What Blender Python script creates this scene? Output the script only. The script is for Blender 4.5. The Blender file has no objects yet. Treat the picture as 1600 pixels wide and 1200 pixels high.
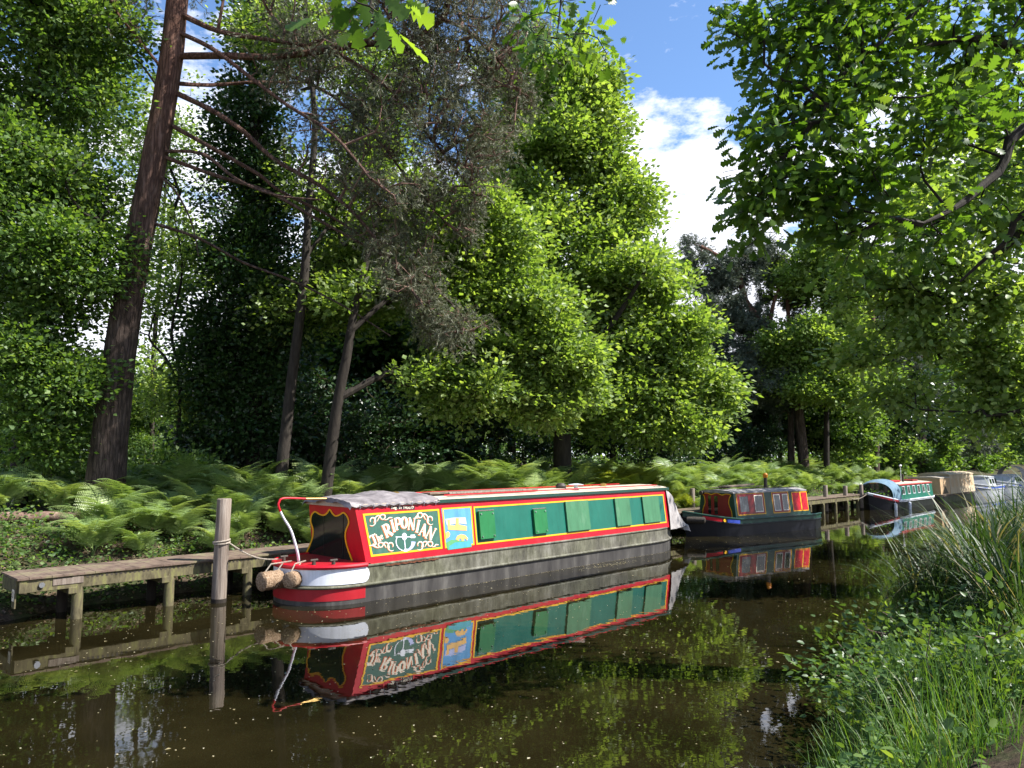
import bpy, math, random
import numpy as np
from mathutils import Vector, Matrix
rnd = random.Random(7)
RNG = np.random.default_rng(11)
S = bpy.context.scene
COL = S.collection
R = math.radians

# ------------------------------------------------------------------ camera, sky, sun
FPX, EYE, PITCH = 1164.0, 2.5, R(5.6)
cam = bpy.data.cameras.new('camera')
cam.sensor_width = 36
cam.lens = 36 * FPX / 1600
cam.clip_end = 3000
camo = bpy.data.objects.new('camera', cam)
COL.objects.link(camo)
camo.location = (0, 0, EYE)
camo.rotation_euler = (R(90) + PITCH, 0, 0)
S.camera = camo

SUN = Vector((0.985 * math.cos(R(49)), -0.17 * math.cos(R(49)), math.sin(R(49)))).normalized()
w = bpy.data.worlds.new('World')
S.world = w
w.use_nodes = True
nt = w.node_tree
nt.nodes.clear()
def N(t, **kw):
    n = nt.nodes.new(t)
    for k, v in kw.items():
        setattr(n, k, v)
    return n
out = N('ShaderNodeOutputWorld')
bg = N('ShaderNodeBackground')
sky = N('ShaderNodeTexSky', sky_type='NISHITA', sun_disc=False)
sky.sun_elevation = math.asin(SUN.z)
sky.sun_rotation = math.atan2(SUN.x, SUN.y)
sky.air_density = 1.0
sky.dust_density = 0.1
sky.ozone_density = 6.0
tc = N('ShaderNodeTexCoord')
sep = N('ShaderNodeSeparateXYZ')
addz = N('ShaderNodeMath', operation='ADD'); addz.inputs[1].default_value = 0.12
mx = N('ShaderNodeMath', operation='MAXIMUM'); mx.inputs[1].default_value = 0.06
dx = N('ShaderNodeMath', operation='DIVIDE')
dy = N('ShaderNodeMath', operation='DIVIDE')
cmb = N('ShaderNodeCombineXYZ')
noi = N('ShaderNodeTexNoise')
noi.inputs['Scale'].default_value = 2.6
noi.inputs['Detail'].default_value = 9
noi.inputs['Roughness'].default_value = 0.64
ramp = N('ShaderNodeValToRGB')
ramp.color_ramp.elements[0].position = 0.40
ramp.color_ramp.elements[1].position = 0.60
_e = ramp.color_ramp.elements.new(0.5); _e.color = (.2, .2, .2, 1)
ramp.color_ramp.elements[0].color = (0.0, 0.0, 0.0, 1)
ramp.color_ramp.elements[1].color = (1, 1, 1, 1)
mp = N('ShaderNodeMapping'); mp.inputs['Location'].default_value = (6.2, -3.1, 0.0)
mix = N('ShaderNodeMix', data_type='RGBA')
mix.inputs[7].default_value = (5.6, 5.75, 6.3, 1)
L = nt.links.new
L(tc.outputs['Generated'], sep.inputs[0])
L(sep.outputs[2], addz.inputs[0]); L(addz.outputs[0], mx.inputs[0])
L(sep.outputs[0], dx.inputs[0]); L(mx.outputs[0], dx.inputs[1])
L(sep.outputs[1], dy.inputs[0]); L(mx.outputs[0], dy.inputs[1])
L(dx.outputs[0], cmb.inputs[0]); L(dy.outputs[0], cmb.inputs[1])
L(cmb.outputs[0], mp.inputs[0]); L(mp.outputs[0], noi.inputs['Vector'])
ez = N('ShaderNodeMath', operation='MULTIPLY_ADD'); ez.inputs[1].default_value = -.80; ez.inputs[2].default_value = .255
L(sep.outputs[2], ez.inputs[0])
ad = N('ShaderNodeMath', operation='ADD'); L(noi.outputs[0], ad.inputs[0]); L(ez.outputs[0], ad.inputs[1])
L(ad.outputs[0], ramp.inputs[0])
L(ramp.outputs[0], mix.inputs[0])
L(sky.outputs[0], mix.inputs[6])
L(mix.outputs[2], bg.inputs[0])
bg.inputs[1].default_value = 0.108
L(bg.outputs[0], out.inputs[0])

sl = bpy.data.lights.new('sun', 'SUN')
sl.energy = 5.0
sl.angle = R(0.5)
sl.color = (1.0, 0.96, 0.90)
so = bpy.data.objects.new('sun', sl)
COL.objects.link(so)
so.rotation_euler = SUN.to_track_quat('Z', 'Y').to_euler()
so.location = (30, -10, 40)

S.view_settings.view_transform = 'Standard'
S.view_settings.look = 'None'
S.view_settings.exposure = 1.25
S.view_settings.gamma = 1
S.render.engine = 'CYCLES'
S.cycles.max_bounces = 7
S.cycles.diffuse_bounces = 3
S.cycles.glossy_bounces = 3
S.cycles.transmission_bounces = 5
S.cycles.use_denoising = True
S.cycles.caustics_reflective = False
S.cycles.caustics_refractive = False

# ------------------------------------------------------------------ measuring helpers
CA = math.cos(PITCH); SA = math.sin(PITCH)
def ray(px, py):
    a = (px - 800) / FPX; b = (600 - py) / FPX
    return np.array((a, CA - b * SA, SA + b * CA))
def at(px, py, Y):
    d = ray(px, py); t = Y / d[1]
    return np.array((d[0] * t, Y, EYE + d[2] * t))
def atz(px, py, z=0.0):
    d = ray(px, py); t = (z - EYE) / d[2]
    return np.array((d[0] * t, d[1] * t, z))
UX, UY = 0.695, 0.719
def uv(u, v, z=0.0):                      # canal frame: u along the canal, v towards the far bank
    return np.array((UX * u - UY * v, UY * u + UX * v, z))

# ------------------------------------------------------------------ object helpers
def tag(o, label=None, cat=None, group=None, kind=None):
    if label: o['label'] = label
    if cat: o['category'] = cat
    if group: o['group'] = group
    if kind: o['kind'] = kind
    return o
def empty(name, loc, rz=0.0, label=None, cat=None, group=None):
    o = bpy.data.objects.new(name, None)
    o.empty_display_size = 0.2
    COL.objects.link(o)
    o.location = tuple(float(c) for c in loc)
    o.rotation_euler = (0, 0, rz)
    return tag(o, label, cat, group)
def link(name, me, mat, parent=None):
    o = bpy.data.objects.new(name, me)
    COL.objects.link(o)
    if mat is not None:
        for m in (mat if isinstance(mat, (list, tuple)) else [mat]):
            me.materials.append(m)
    if parent is not None: o.parent = parent
    return o
class MB:
    def __init__(s): s.v = []; s.f = []; s.mi = []
    def add(s, V, F, m=0):
        b = len(s.v); s.v += [tuple(float(c) for c in p) for p in V]
        s.f += [tuple(b + i for i in f) for f in F]; s.mi += [m] * len(F)
        return s
    def box(s, c, d, rz=0.0, bev=0.0, m=0, tilt=None):
        hx, hy, hz = d[0] / 2, d[1] / 2, d[2] / 2
        V = []
        if bev <= 0:
            V = [(x, y, z) for z in (-hz, hz) for x, y in ((-hx, -hy), (hx, -hy), (hx, hy), (-hx, hy))]
            F = [(3, 2, 1, 0), (4, 5, 6, 7), (0, 1, 5, 4), (1, 2, 6, 5), (2, 3, 7, 6), (3, 0, 4, 7)]
        else:
            b = min(bev, hx * .9, hy * .9, hz * .9)
            F = []
            for z, i in ((-hz, b), (-hz + b, 0), (hz - b, 0), (hz, b)):
                V += [(-hx + i, -hy + i, z), (hx - i, -hy + i, z), (hx - i, hy - i, z), (-hx + i, hy - i, z)]
            F = [(3, 2, 1, 0), (12, 13, 14, 15)]
            for k in range(3):
                for j in range(4):
                    F.append((4 * k + j, 4 * k + (j + 1) % 4, 4 * k + 4 + (j + 1) % 4, 4 * k + 4 + j))
        cr, sr = math.cos(rz), math.sin(rz)
        W = []
        for p in V:
            q = Vector(p)
            if tilt is not None: q = tilt @ q
            W.append((c[0] + q.x * cr - q.y * sr, c[1] + q.x * sr + q.y * cr, c[2] + q.z))
        return s.add(W, F, m)
    def tube(s, P, r, n=8, cap=True, m=0, wob=0.0, seed=0):
        P = [np.array(p, float) for p in P]
        rr = r if hasattr(r, '__len__') else [r] * len(P)
        V = []; F = []
        ref = None
        rg = random.Random(seed)
        for i, p in enumerate(P):
            a = P[max(i - 1, 0)]; b = P[min(i + 1, len(P) - 1)]
            t = b - a; t = t / (np.linalg.norm(t) + 1e-9)
            if ref is None:
                ref = np.array((0, 0, 1.0)) if abs(t[2]) < .8 else np.array((1.0, 0, 0))
            x = ref - t * np.dot(ref, t); x /= np.linalg.norm(x) + 1e-9
            y = np.cross(t, x); ref = x
            for k in range(n):
                an = 2 * math.pi * k / n
                q = rr[i] * (1 + (rg.uniform(-wob, wob) if wob else 0))
                V.append(p + (x * math.cos(an) + y * math.sin(an)) * q)
        for i in range(len(P) - 1):
            for k in range(n):
                F.append((i * n + k, i * n + (k + 1) % n, (i + 1) * n + (k + 1) % n, (i + 1) * n + k))
        if cap:
            F.append(tuple(range(n - 1, -1, -1))); F.append(tuple((len(P) - 1) * n + k for k in range(n)))
        return s.add(V, F, m)
    def prism(s, base, h):                       # extruded polygon: base list of 3-D points, h vector
        n = len(base); V = [np.array(p, float) for p in base]; V += [p + np.array(h) for p in V]
        F = [tuple(range(n - 1, -1, -1)), tuple(range(n, 2 * n))]
        for i in range(n): F.append((i, (i + 1) % n, n + (i + 1) % n, n + i))
        return s.add(V, F)
    def grid(s, rows, m=0, close=False):
        n = len(rows[0]); V = [p for r_ in rows for p in r_]; F = []
        for i in range(len(rows) - 1):
            for k in range(n if close else n - 1):
                F.append((i * n + k, i * n + (k + 1) % n, (i + 1) * n + (k + 1) % n, (i + 1) * n + k))
        return s.add(V, F, m)
    def build(s, name, mat, parent=None, smooth=False):
        me = bpy.data.meshes.new(name)
        me.from_pydata(s.v, [], s.f)
        if any(s.mi): me.polygons.foreach_set('material_index', s.mi)
        if smooth:
            me.polygons.foreach_set('use_smooth', [True] * len(s.f))
            me.set_sharp_from_angle(angle=R(40))
        me.update()
        return link(name, me, mat, parent)
def np_mesh(name, V, F, tint=None):
    """V (n,3) float, F (m,k) int with constant k."""
    me = bpy.data.meshes.new(name)
    V = np.ascontiguousarray(V, dtype=np.float32); F = np.ascontiguousarray(F, dtype=np.int32)
    me.vertices.add(len(V)); me.vertices.foreach_set('co', V.ravel())
    k = F.shape[1]
    me.loops.add(F.size); me.loops.foreach_set('vertex_index', F.ravel())
    me.polygons.add(len(F)); me.polygons.foreach_set('loop_start', np.arange(0, F.size, k, dtype=np.int32))
    if tint is not None:
        a = me.attributes.new('tint', 'FLOAT', 'POINT'); a.data.foreach_set('value', np.asarray(tint, dtype=np.float32))
    me.update(calc_edges=True)
    return me
def nrm(a): return a / (np.linalg.norm(a, axis=-1, keepdims=True) + 1e-9)
KITE = (np.array([(0, 0, 0), (.42, .34, .07), (1, 0, -.04), (.42, -.34, .07)], float), np.array([(0, 1, 2), (0, 2, 3)]))
OVATE = (np.array([(0, 0, 0), (.22, .24, .05), (.62, .22, .04), (1, 0, -.06), (.62, -.22, .04), (.22, -.24, .05), (.4, 0, 0)], float),
         np.array([(0, 1, 6), (1, 2, 6), (2, 3, 6), (3, 4, 6), (4, 5, 6), (5, 0, 6)]))
def _oak():
    xs = [0, .1, .2, .27, .4, .48, .62, .70, .84, .93, 1.0]
    hw = [.012, .06, .20, .10, .30, .14, .35, .16, .26, .16, .02]
    V = []; F = []
    for x, h in zip(xs, hw):
        V += [(x, 0, -.06 * x * x), (x + .05 * (h > .19), h, .05 - .08 * x), (x + .05 * (h > .19), -h, .05 - .08 * x)]
    for i in range(len(xs) - 1):
        a, b = 3 * i, 3 * i + 3
        F += [(a, b, b + 1), (a, b + 1, a + 1), (a, a + 2, b + 2), (a, b + 2, b)]
    return np.array(V, float), np.array(F)
OAK = _oak()
NEEDLE = (np.array([(0, .5, 0), (0, -.5, 0), (1, 0, .0)], float), np.array([(0, 1, 2)]))
def leaf_cloud(P, D, Nn, size, tpl, width=1.0, tint=None):
    """instances a leaf template at P along D with normal Nn -> arrays"""
    D = nrm(D); Y = nrm(np.cross(Nn, D)); Z = np.cross(D, Y)
    T, TF = tpl
    n, m = len(P), len(T)
    sz = size.reshape(-1, 1, 1)
    V = P[:, None, :] + sz * (D[:, None, :] * T[None, :, 0:1] + width * Y[:, None, :] * T[None, :, 1:2] + Z[:, None, :] * T[None, :, 2:3])
    F = (TF[None] + (np.arange(n) * m)[:, None, None]).reshape(-1, TF.shape[1])
    tt = np.repeat(RNG.random(n) if tint is None else tint, m)
    return V.reshape(-1, 3), F, tt
def clump_leaves(C, O, per, sh, sv, size, tpl, up=1.0, width=1.0, droop=0.0, ctint=0.62):
    """C clump centres, O outward directions; per leaves per clump"""
    per = max(3, int(per * .72)); n = len(C); k = n * per
    idx = np.repeat(np.arange(n), per)
    off = RNG.normal(size=(k, 3)) * np.array((sh, sh, sv))
    P = C[idx] + off
    D = nrm(off * np.array((1, 1, .4)) + O[idx] * sh * .8 + RNG.normal(size=(k, 3)) * sh * .6)
    D[:, 2] -= droop
    Nn = nrm(RNG.normal(size=(k, 3)) + np.array((0, 0, up)))
    ct = RNG.random(n)[idx] * ctint + RNG.random(k) * (1 - ctint)
    return leaf_cloud(P, D, Nn, size * RNG.uniform(.5, 1.3, k), tpl, width, ct)

# ------------------------------------------------------------------ materials
def mat(name):
    m = bpy.data.materials.new(name); m.use_nodes = True
    return m, m.node_tree, m.node_tree.nodes['Principled BSDF']
def setp(b, col=None, rough=None, spec=None, metal=None):
    if col is not None: b.inputs['Base Color'].default_value = (*col, 1)
    if rough is not None: b.inputs['Roughness'].default_value = rough
    if spec is not None: b.inputs['Specular IOR Level'].default_value = spec
    if metal is not None: b.inputs['Metallic'].default_value = metal
def tex_noise(t, scale, detail=5, rough=.6, stretch=None, coord='Object'):
    tcn = t.nodes.new('ShaderNodeTexCoord'); no = t.nodes.new('ShaderNodeTexNoise')
    no.inputs['Scale'].default_value = scale; no.inputs['Detail'].default_value = detail; no.inputs['Roughness'].default_value = rough
    if stretch:
        mpn = t.nodes.new('ShaderNodeMapping'); mpn.inputs['Scale'].default_value = stretch
        t.links.new(tcn.outputs[coord], mpn.inputs[0]); t.links.new(mpn.outputs[0], no.inputs['Vector'])
    else: t.links.new(tcn.outputs[coord], no.inputs['Vector'])
    return no
def ramp_node(t, src, stops):
    r = t.nodes.new('ShaderNodeValToRGB'); e = r.color_ramp.elements
    while len(e) < len(stops): e.new(.5)
    for el, (p, c) in zip(e, stops): el.position = p; el.color = (*c, 1)
    t.links.new(src, r.inputs[0]); return r
def bump(t, b, src, strength, dist=.02):
    bn = t.nodes.new('ShaderNodeBump'); bn.inputs['Strength'].default_value = strength; bn.inputs['Distance'].default_value = dist
    t.links.new(src, bn.inputs['Height']); t.links.new(bn.outputs[0], b.inputs['Normal'])
def noise_mat(name, stops, scale, rough=.8, stretch=None, bmp=.3, bdist=.02, spec=.3, detail=6):
    m, t, b = mat(name); no = tex_noise(t, scale, detail, .65, stretch)
    r = ramp_node(t, no.outputs[0], stops); t.links.new(r.outputs[0], b.inputs['Base Color'])
    setp(b, rough=rough, spec=spec)
    if bmp: bump(t, b, no.outputs[0], bmp, bdist)
    return m
def paint(name, col, rough=.3, wear=.25, wcol=None, scale=3.0):
    m, t, b = mat(name)
    no = tex_noise(t, scale, 8, .7, (1, 1, .5))
    wc = wcol or tuple(min(1, c * .6 + .08) for c in col)
    r = ramp_node(t, no.outputs[0], [(.3, tuple(c * .85 for c in col)), (.55, col), (.62 + .2 * (1 - wear), tuple(c * (1 - wear) + k * wear for c, k in zip(col, wc)))])
    t.links.new(r.outputs[0], b.inputs['Base Color'])
    rr = t.nodes.new('ShaderNodeMapRange'); rr.inputs['To Min'].default_value = rough; rr.inputs['To Max'].default_value = rough + .35
    t.links.new(no.outputs[0], rr.inputs[0]); t.links.new(rr.outputs[0], b.inputs['Roughness'])
    setp(b, spec=.4)
    st = tex_noise(t, 9, 6, .7, (1, 1, .10)); sr = ramp_node(t, st.outputs[0], [(.34, (.62, .62, .58)), (.52, (1, 1, 1))])
    mu = t.nodes.new('ShaderNodeMix'); mu.data_type = 'RGBA'; mu.blend_type = 'MULTIPLY'; mu.inputs[0].default_value = .2 + wear
    t.links.new(r.outputs[0], mu.inputs[6]); t.links.new(sr.outputs[0], mu.inputs[7]); t.links.new(mu.outputs[2], b.inputs['Base Color'])
    rp = tex_noise(t, 2.2, 2, .5); bump(t, b, rp.outputs[0], .12, .02)
    return m
def leaf_mat(name, stops, trans=.4, tcol=None, rough=.45, spec=.35):
    m, t, b = mat(name)
    at_ = t.nodes.new('ShaderNodeAttribute'); at_.attribute_name = 'tint'
    r = ramp_node(t, at_.outputs['Fac'], stops)
    t.links.new(r.outputs[0], b.inputs['Base Color']); setp(b, rough=rough, spec=spec)
    tr = t.nodes.new('ShaderNodeBsdfTranslucent')
    mulc = t.nodes.new('ShaderNodeMix'); mulc.data_type = 'RGBA'; mulc.blend_type = 'MULTIPLY'; mulc.inputs[0].default_value = 1
    t.links.new(r.outputs[0], mulc.inputs[6]); mulc.inputs[7].default_value = (*(tcol or (1.9, 1.7, .6)), 1)
    t.links.new(mulc.outputs[2], tr.inputs[0])
    ms = t.nodes.new('ShaderNodeMixShader'); ms.inputs[0].default_value = trans
    t.links.new(b.outputs[0], ms.inputs[1]); t.links.new(tr.outputs[0], ms.inputs[2])
    t.links.new(ms.outputs[0], t.nodes['Material Output'].inputs[0])
    return m
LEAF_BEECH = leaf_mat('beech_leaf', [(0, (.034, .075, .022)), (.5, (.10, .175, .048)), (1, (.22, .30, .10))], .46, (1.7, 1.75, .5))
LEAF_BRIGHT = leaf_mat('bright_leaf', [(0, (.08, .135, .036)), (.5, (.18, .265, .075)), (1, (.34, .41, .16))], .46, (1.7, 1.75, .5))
LEAF_OAK = leaf_mat('oak_leaf', [(0, (.028, .07, .015)), (.6, (.08, .155, .03)), (1, (.17, .26, .055))], .52, (2.0, 1.9, .5), .38, .4)
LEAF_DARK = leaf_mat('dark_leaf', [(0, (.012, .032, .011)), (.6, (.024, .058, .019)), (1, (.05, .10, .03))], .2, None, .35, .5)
LEAF_FERN = leaf_mat('fern_leaf', [(0, (.14, .22, .07)), (.6, (.26, .35, .12)), (1, (.38, .45, .20))], .35, (1.5, 1.5, .6), .42, .6)
LEAF_FERN_Y = leaf_mat('young_fern_leaf', [(0, (.2, .28, .04)), (.6, (.30, .38, .06)), (1, (.40, .44, .10))], .4, (1.6, 1.4, .5), .5, .4)
NEEDLES = leaf_mat('pine_needles', [(0, (.06, .07, .036)), (.5, (.125, .14, .078)), (.8, (.18, .185, .118)), (1, (.21, .15, .10))], .2, (1.2, 1.2, .8), .5, .4)
NEEDLES_D = leaf_mat('far_pine_needles', [(0, (.05, .072, .05)), (.6, (.11, .14, .10)), (1, (.17, .19, .14))], .15, (1.2, 1.2, .8), .5, .4)
GRASS = leaf_mat('grass_blade', [(0, (.04, .10, .016)), (.5, (.08, .17, .028)), (.85, (.13, .23, .045)), (1, (.22, .20, .09))], .4, (1.7, 1.6, .5), .45, .4)
REED = leaf_mat('reed_blade', [(0, (.014, .034, .010)), (.6, (.032, .066, .018)), (.9, (.055, .10, .025)), (1, (.24, .20, .12))], .3, (1.6, 1.6, .6), .5, .35)
WEED = leaf_mat('weed_leaf', [(0, (.035, .082, .022)), (.6, (.08, .15, .04)), (1, (.17, .25, .065))], .42, (1.9, 1.7, .5), .42, .4)
LITTER = leaf_mat('leaf_litter', [(0, (.05, .03, .018)), (.6, (.11, .07, .045)), (1, (.2, .14, .09))], .1)
SPECK = leaf_mat('floating_specks', [(0, (.22, .18, .09)), (.6, (.35, .30, .17)), (1, (.5, .47, .35))], .1)

LEAF_IVY = leaf_mat('ivy_leaf', [(0, (.018, .045, .013)), (.6, (.036, .085, .024)), (1, (.085, .15, .04))], .25, None, .35, .5)
BARK = noise_mat('grey_bark', [(.3, (.015, .012, .010)), (.55, (.038, .031, .025)), (.75, (.08, .068, .054))], 9, .9, (1, 1, .25), .8, .04)
BARK_D = noise_mat('dark_bark', [(.3, (.012, .009, .008)), (.6, (.032, .026, .02)), (.8, (.065, .056, .04))], 9, .9, (1, 1, .25), .7, .03)
def pine_bark():
    m, t, b = mat('pine_bark')
    no = tex_noise(t, 7, 8, .7, (1, 1, .22)); vo = t.nodes.new('ShaderNodeTexVoronoi'); vo.feature = 'DISTANCE_TO_EDGE'
    tcn = t.nodes.new('ShaderNodeTexCoord'); mpn = t.nodes.new('ShaderNodeMapping'); mpn.inputs['Scale'].default_value = (1, 1, .12)
    dn = t.nodes.new('ShaderNodeVectorMath'); dn.operation = 'MULTIPLY_ADD'; dn.inputs[1].default_value = (.12, .12, .12)
    t.links.new(no.outputs['Color'], dn.inputs[0]); t.links.new(tcn.outputs['Object'], dn.inputs[2])
    t.links.new(dn.outputs[0], mpn.inputs[0]); t.links.new(mpn.outputs[0], vo.inputs['Vector']); vo.inputs['Scale'].default_value = 14
    low = ramp_node(t, no.outputs[0], [(.32, (.026, .018, .014)), (.55, (.085, .062, .05)), (.75, (.15, .118, .098))])
    hi = ramp_node(t, no.outputs[0], [(.32, (.085, .040, .026)), (.55, (.19, .098, .068)), (.75, (.28, .18, .135))])
    sp = t.nodes.new('ShaderNodeSeparateXYZ'); t.links.new(tcn.outputs['Object'], sp.inputs[0])
    mr = t.nodes.new('ShaderNodeMapRange'); mr.inputs['From Min'].default_value = 4; mr.inputs['From Max'].default_value = 12
    t.links.new(sp.outputs[2], mr.inputs[0])
    mi = t.nodes.new('ShaderNodeMix'); mi.data_type = 'RGBA'
    t.links.new(mr.outputs[0], mi.inputs[0]); t.links.new(low.outputs[0], mi.inputs[6]); t.links.new(hi.outputs[0], mi.inputs[7])
    fr = ramp_node(t, vo.outputs['Distance'], [(0, (.45, .45, .45)), (.16, (1, 1, 1))])
    mu = t.nodes.new('ShaderNodeMix'); mu.data_type = 'RGBA'; mu.blend_type = 'MULTIPLY'; mu.inputs[0].default_value = .8
    t.links.new(mi.outputs[2], mu.inputs[6]); t.links.new(fr.outputs[0], mu.inputs[7])
    t.links.new(mu.outputs[2], b.inputs['Base Color']); setp(b, rough=.9, spec=.2)
    bump(t, b, fr.outputs[0], .9, .03)
    return m
BARK_P = pine_bark()
TWIG = noise_mat('twig_bark', [(.3, (.05, .035, .027)), (.7, (.13, .09, .07))], 6, .9, None, 0)
TWIG_P = noise_mat('pine_twig_bark', [(.3, (.10, .055, .04)), (.7, (.21, .13, .10))], 6, .9, None, 0)
WOOD = noise_mat('weathered_timber', [(.3, (.07, .05, .035)), (.55, (.15, .115, .085)), (.75, (.24, .20, .16))], 6, .85, (1, 1, 1), .4, .01)
POSTM = noise_mat('grey_post_timber', [(.28, (.05, .038, .03)), (.42, (.16, .125, .10)), (.58, (.23, .19, .155)), (.75, (.32, .28, .24))], 5, .85, (5, 5, .3), .9, .02)
DECKM = noise_mat('dirty_brown_deck', [(.3, (.05, .036, .026)), (.5, (.15, .105, .08)), (.62, (.17, .15, .085)), (.78, (.30, .24, .19))], 3.5, .9, None, .5, .012)
MOSSY = noise_mat('algae_timber', [(.3, (.04, .034, .016)), (.5, (.115, .098, .055)), (.66, (.17, .165, .06)), (.8, (.24, .21, .14))], 7, .9, (2, 2, .6), .4, .01)

def ground_mat():
    m, t, b = mat('woodland_soil')
    no = tex_noise(t, 1.1, 10, .7); n2 = tex_noise(t, 14, 8, .75)
    a = ramp_node(t, n2.outputs[0], [(.3, (.022, .016, .011)), (.5, (.06, .043, .030)), (.7, (.12, .088, .062))])
    g = ramp_node(t, n2.outputs[0], [(.3, (.018, .03, .010)), (.6, (.05, .075, .022))])
    f = ramp_node(t, no.outputs[0], [(.45, (0, 0, 0)), (.6, (1, 1, 1))])
    mi = t.nodes.new('ShaderNodeMix'); mi.data_type = 'RGBA'
    t.links.new(f.outputs[0], mi.inputs[0]); t.links.new(a.outputs[0], mi.inputs[6]); t.links.new(g.outputs[0], mi.inputs[7])
    t.links.new(mi.outputs[2], b.inputs['Base Color']); setp(b, rough=.95, spec=.15)
    bump(t, b, n2.outputs[0], .8, .05)
    return m
GROUND = ground_mat()
PATH = noise_mat('bare_path_soil', [(.3, (.10, .075, .055)), (.5, (.19, .15, .115)), (.7, (.28, .23, .185))], 9, .95, None, .7, .03, .15, 10)
def water_mat():
    m, t, b = mat('canal_water')
    no = tex_noise(t, .55, 4, .6, (1, 1, 1)); r = ramp_node(t, no.outputs[0], [(.35, (.0070, .0058, .0021)), (.65, (.0150, .0120, .0044))])
    t.links.new(r.outputs[0], b.inputs['Base Color'])
    fm = tex_noise(t, .35, 7, .7, (1, 1, 1)); fr_ = t.nodes.new('ShaderNodeMapRange'); fr_.inputs['From Min'].default_value = .5; fr_.inputs['From Max'].default_value = .75; fr_.inputs['To Min'].default_value = .008; fr_.inputs['To Max'].default_value = .07
    t.links.new(fm.outputs[0], fr_.inputs[0]); t.links.new(fr_.outputs[0], b.inputs['Roughness'])
    setp(b, spec=.5); b.inputs['IOR'].default_value = 1.5
    n2 = tex_noise(t, 2.2, 3, .5); bump(t, b, n2.outputs[0], .035, .05)
    return m
WATER = water_mat()

# ------------------------------------------------------------------ ground, water
def ground_z(v):
    k = [-900, 0, 1.2, 2.2, 2.75, 3.6, 12.6, 13.5, 14.0, 14.7, 15.5, 17, 20, 60, 900]
    z = [.85, .85, .74, .34, -.06, -.9, -.9, -.3, .02, .5, .9, 1.2, 1.35, 1.4, 1.4]
    return np.interp(v, k, z)
def bumpy(u, v):
    return .07 * np.sin(u * 1.7 + v * .6) * np.sin(v * 2.1 - u * .4) + .05 * np.sin(u * 4.1 + 1.3) * np.sin(v * 3.7)
def edge(u, v):
    s = np.interp(u, [-20, 4, 6, 7.5, 9, 11, 19, 24, 40], [-.8, -.8, -.35, .1, .4, 1.0, 1.2, .5, 0])
    return v - s * np.clip(1 - (v - 5) / 4, 0, 1) + .22 * np.sin(u * .9) + .12 * np.sin(u * 2.7)
def gz(u, v): return float(ground_z(edge(u, v)) + bumpy(u, v))
def make_ground():
    us = np.concatenate([np.linspace(-900, -60, 12), np.linspace(-50, -14, 12), np.arange(-12, 70, .35), np.linspace(72, 160, 30), np.linspace(180, 900, 12)])
    vs = np.concatenate([np.linspace(-900, -40, 10), np.linspace(-35, -6, 10), np.arange(-5, 24, .3), np.linspace(25, 70, 16), np.linspace(90, 900, 10)])
    U, Vv = np.meshgrid(us, vs, indexing='ij')
    Z = ground_z(edge(U, Vv)) + bumpy(U, Vv)
    P = np.stack([UX * U - UY * Vv, UY * U + UX * Vv, Z], -1).reshape(-1, 3)
    a, b = U.shape
    I = np.arange(a * b).reshape(a, b)
    F = np.stack([I[:-1, :-1], I[1:, :-1], I[1:, 1:], I[:-1, 1:]], -1).reshape(-1, 4)
    me = np_mesh('ground', P, F); me.polygons.foreach_set('use_smooth', [True] * len(F))
    tag(link('ground', me, GROUND), kind='structure')
make_ground()
mb = MB()
mb.add([uv(-300, .8), uv(500, .8), uv(500, 14.9), uv(-300, 14.9)], [(0, 1, 2, 3)])
tag(mb.build('water', WATER), kind='structure')
def make_path():
    us = np.arange(-8, 40, .4); rows = []
    for u in us:
        rows.append([uv(u, v, gz(u, v) + .012 + (-.05 if k in (0, 6) else 0)) for k, v in enumerate(np.linspace(-1.6, 1.1 + .12 * math.sin(u * 1.9), 7))])
    m_ = MB().grid(rows); tag(m_.build('path', PATH, smooth=True), kind='structure')
make_path()

# ------------------------------------------------------------------ trees
def blob(px, py, Y, rx, rz, n, ry=None):
    c = at(px, py, Y); ry = ry or (rx * .5 + rz * .5)
    return c, np.array((rx, ry, rz)), n
def sample_blobs(blobs, pads=5, sat=3):
    """tips of leafy sprays: each spray a flat drooping ledge reaching outwards from inside the crown"""
    out_ = []
    full = []
    for c, r, n in blobs:
        full.append((c, r, int(n * 1.15)))
        for _ in range(sat):
            d = nrm(RNG.normal(size=3)); full.append((c + d * r * RNG.uniform(.75, 1.1), r * RNG.uniform(.4, .62), max(4, int(n * .17))))
    for c, r, n in full:
        k = max(2, n // pads)
        d = nrm(RNG.normal(size=(k, 3))); q = RNG.random(k) ** (1 / 2.2) * RNG.uniform(.6, 1.05, k)
        pc = c + d * q[:, None] * r * np.array((1.0, 1.0, 1.15))
        hd = nrm(d * np.array((1, 1, .45)) + RNG.normal(size=(k, 3)) * np.array((.5, .5, .3)))
        sd = nrm(np.cross(hd, np.array((0, 0, 1.))))
        w_ = RNG.uniform(.4, 1.6, k); i = RNG.choice(k, n, p=w_ / w_.sum())
        ln = RNG.uniform(.3, .75, k)[i] * min(1.5, .4 + .45 * float(np.mean(r)))
        t = RNG.uniform(-.5, 1.0, n)
        wd = RNG.normal(size=n) * .3 * ln * (1.1 - np.maximum(t, 0) * .7)
        p = pc[i] + hd[i] * (t * ln)[:, None] + sd[i] * wd[:, None]
        p[:, 2] += RNG.normal(size=n) * .13 - .14 * ln * np.maximum(t, 0) ** 2
        m = RNG.random(n) < .14
        p[m] += nrm(d[i][m] + RNG.normal(size=(int(m.sum()), 3)) * .6) * RNG.uniform(.15, .6, (int(m.sum()), 1)) * min(1.4, float(np.mean(r)))
        out_.append(p)
    return np.concatenate(out_)
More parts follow.
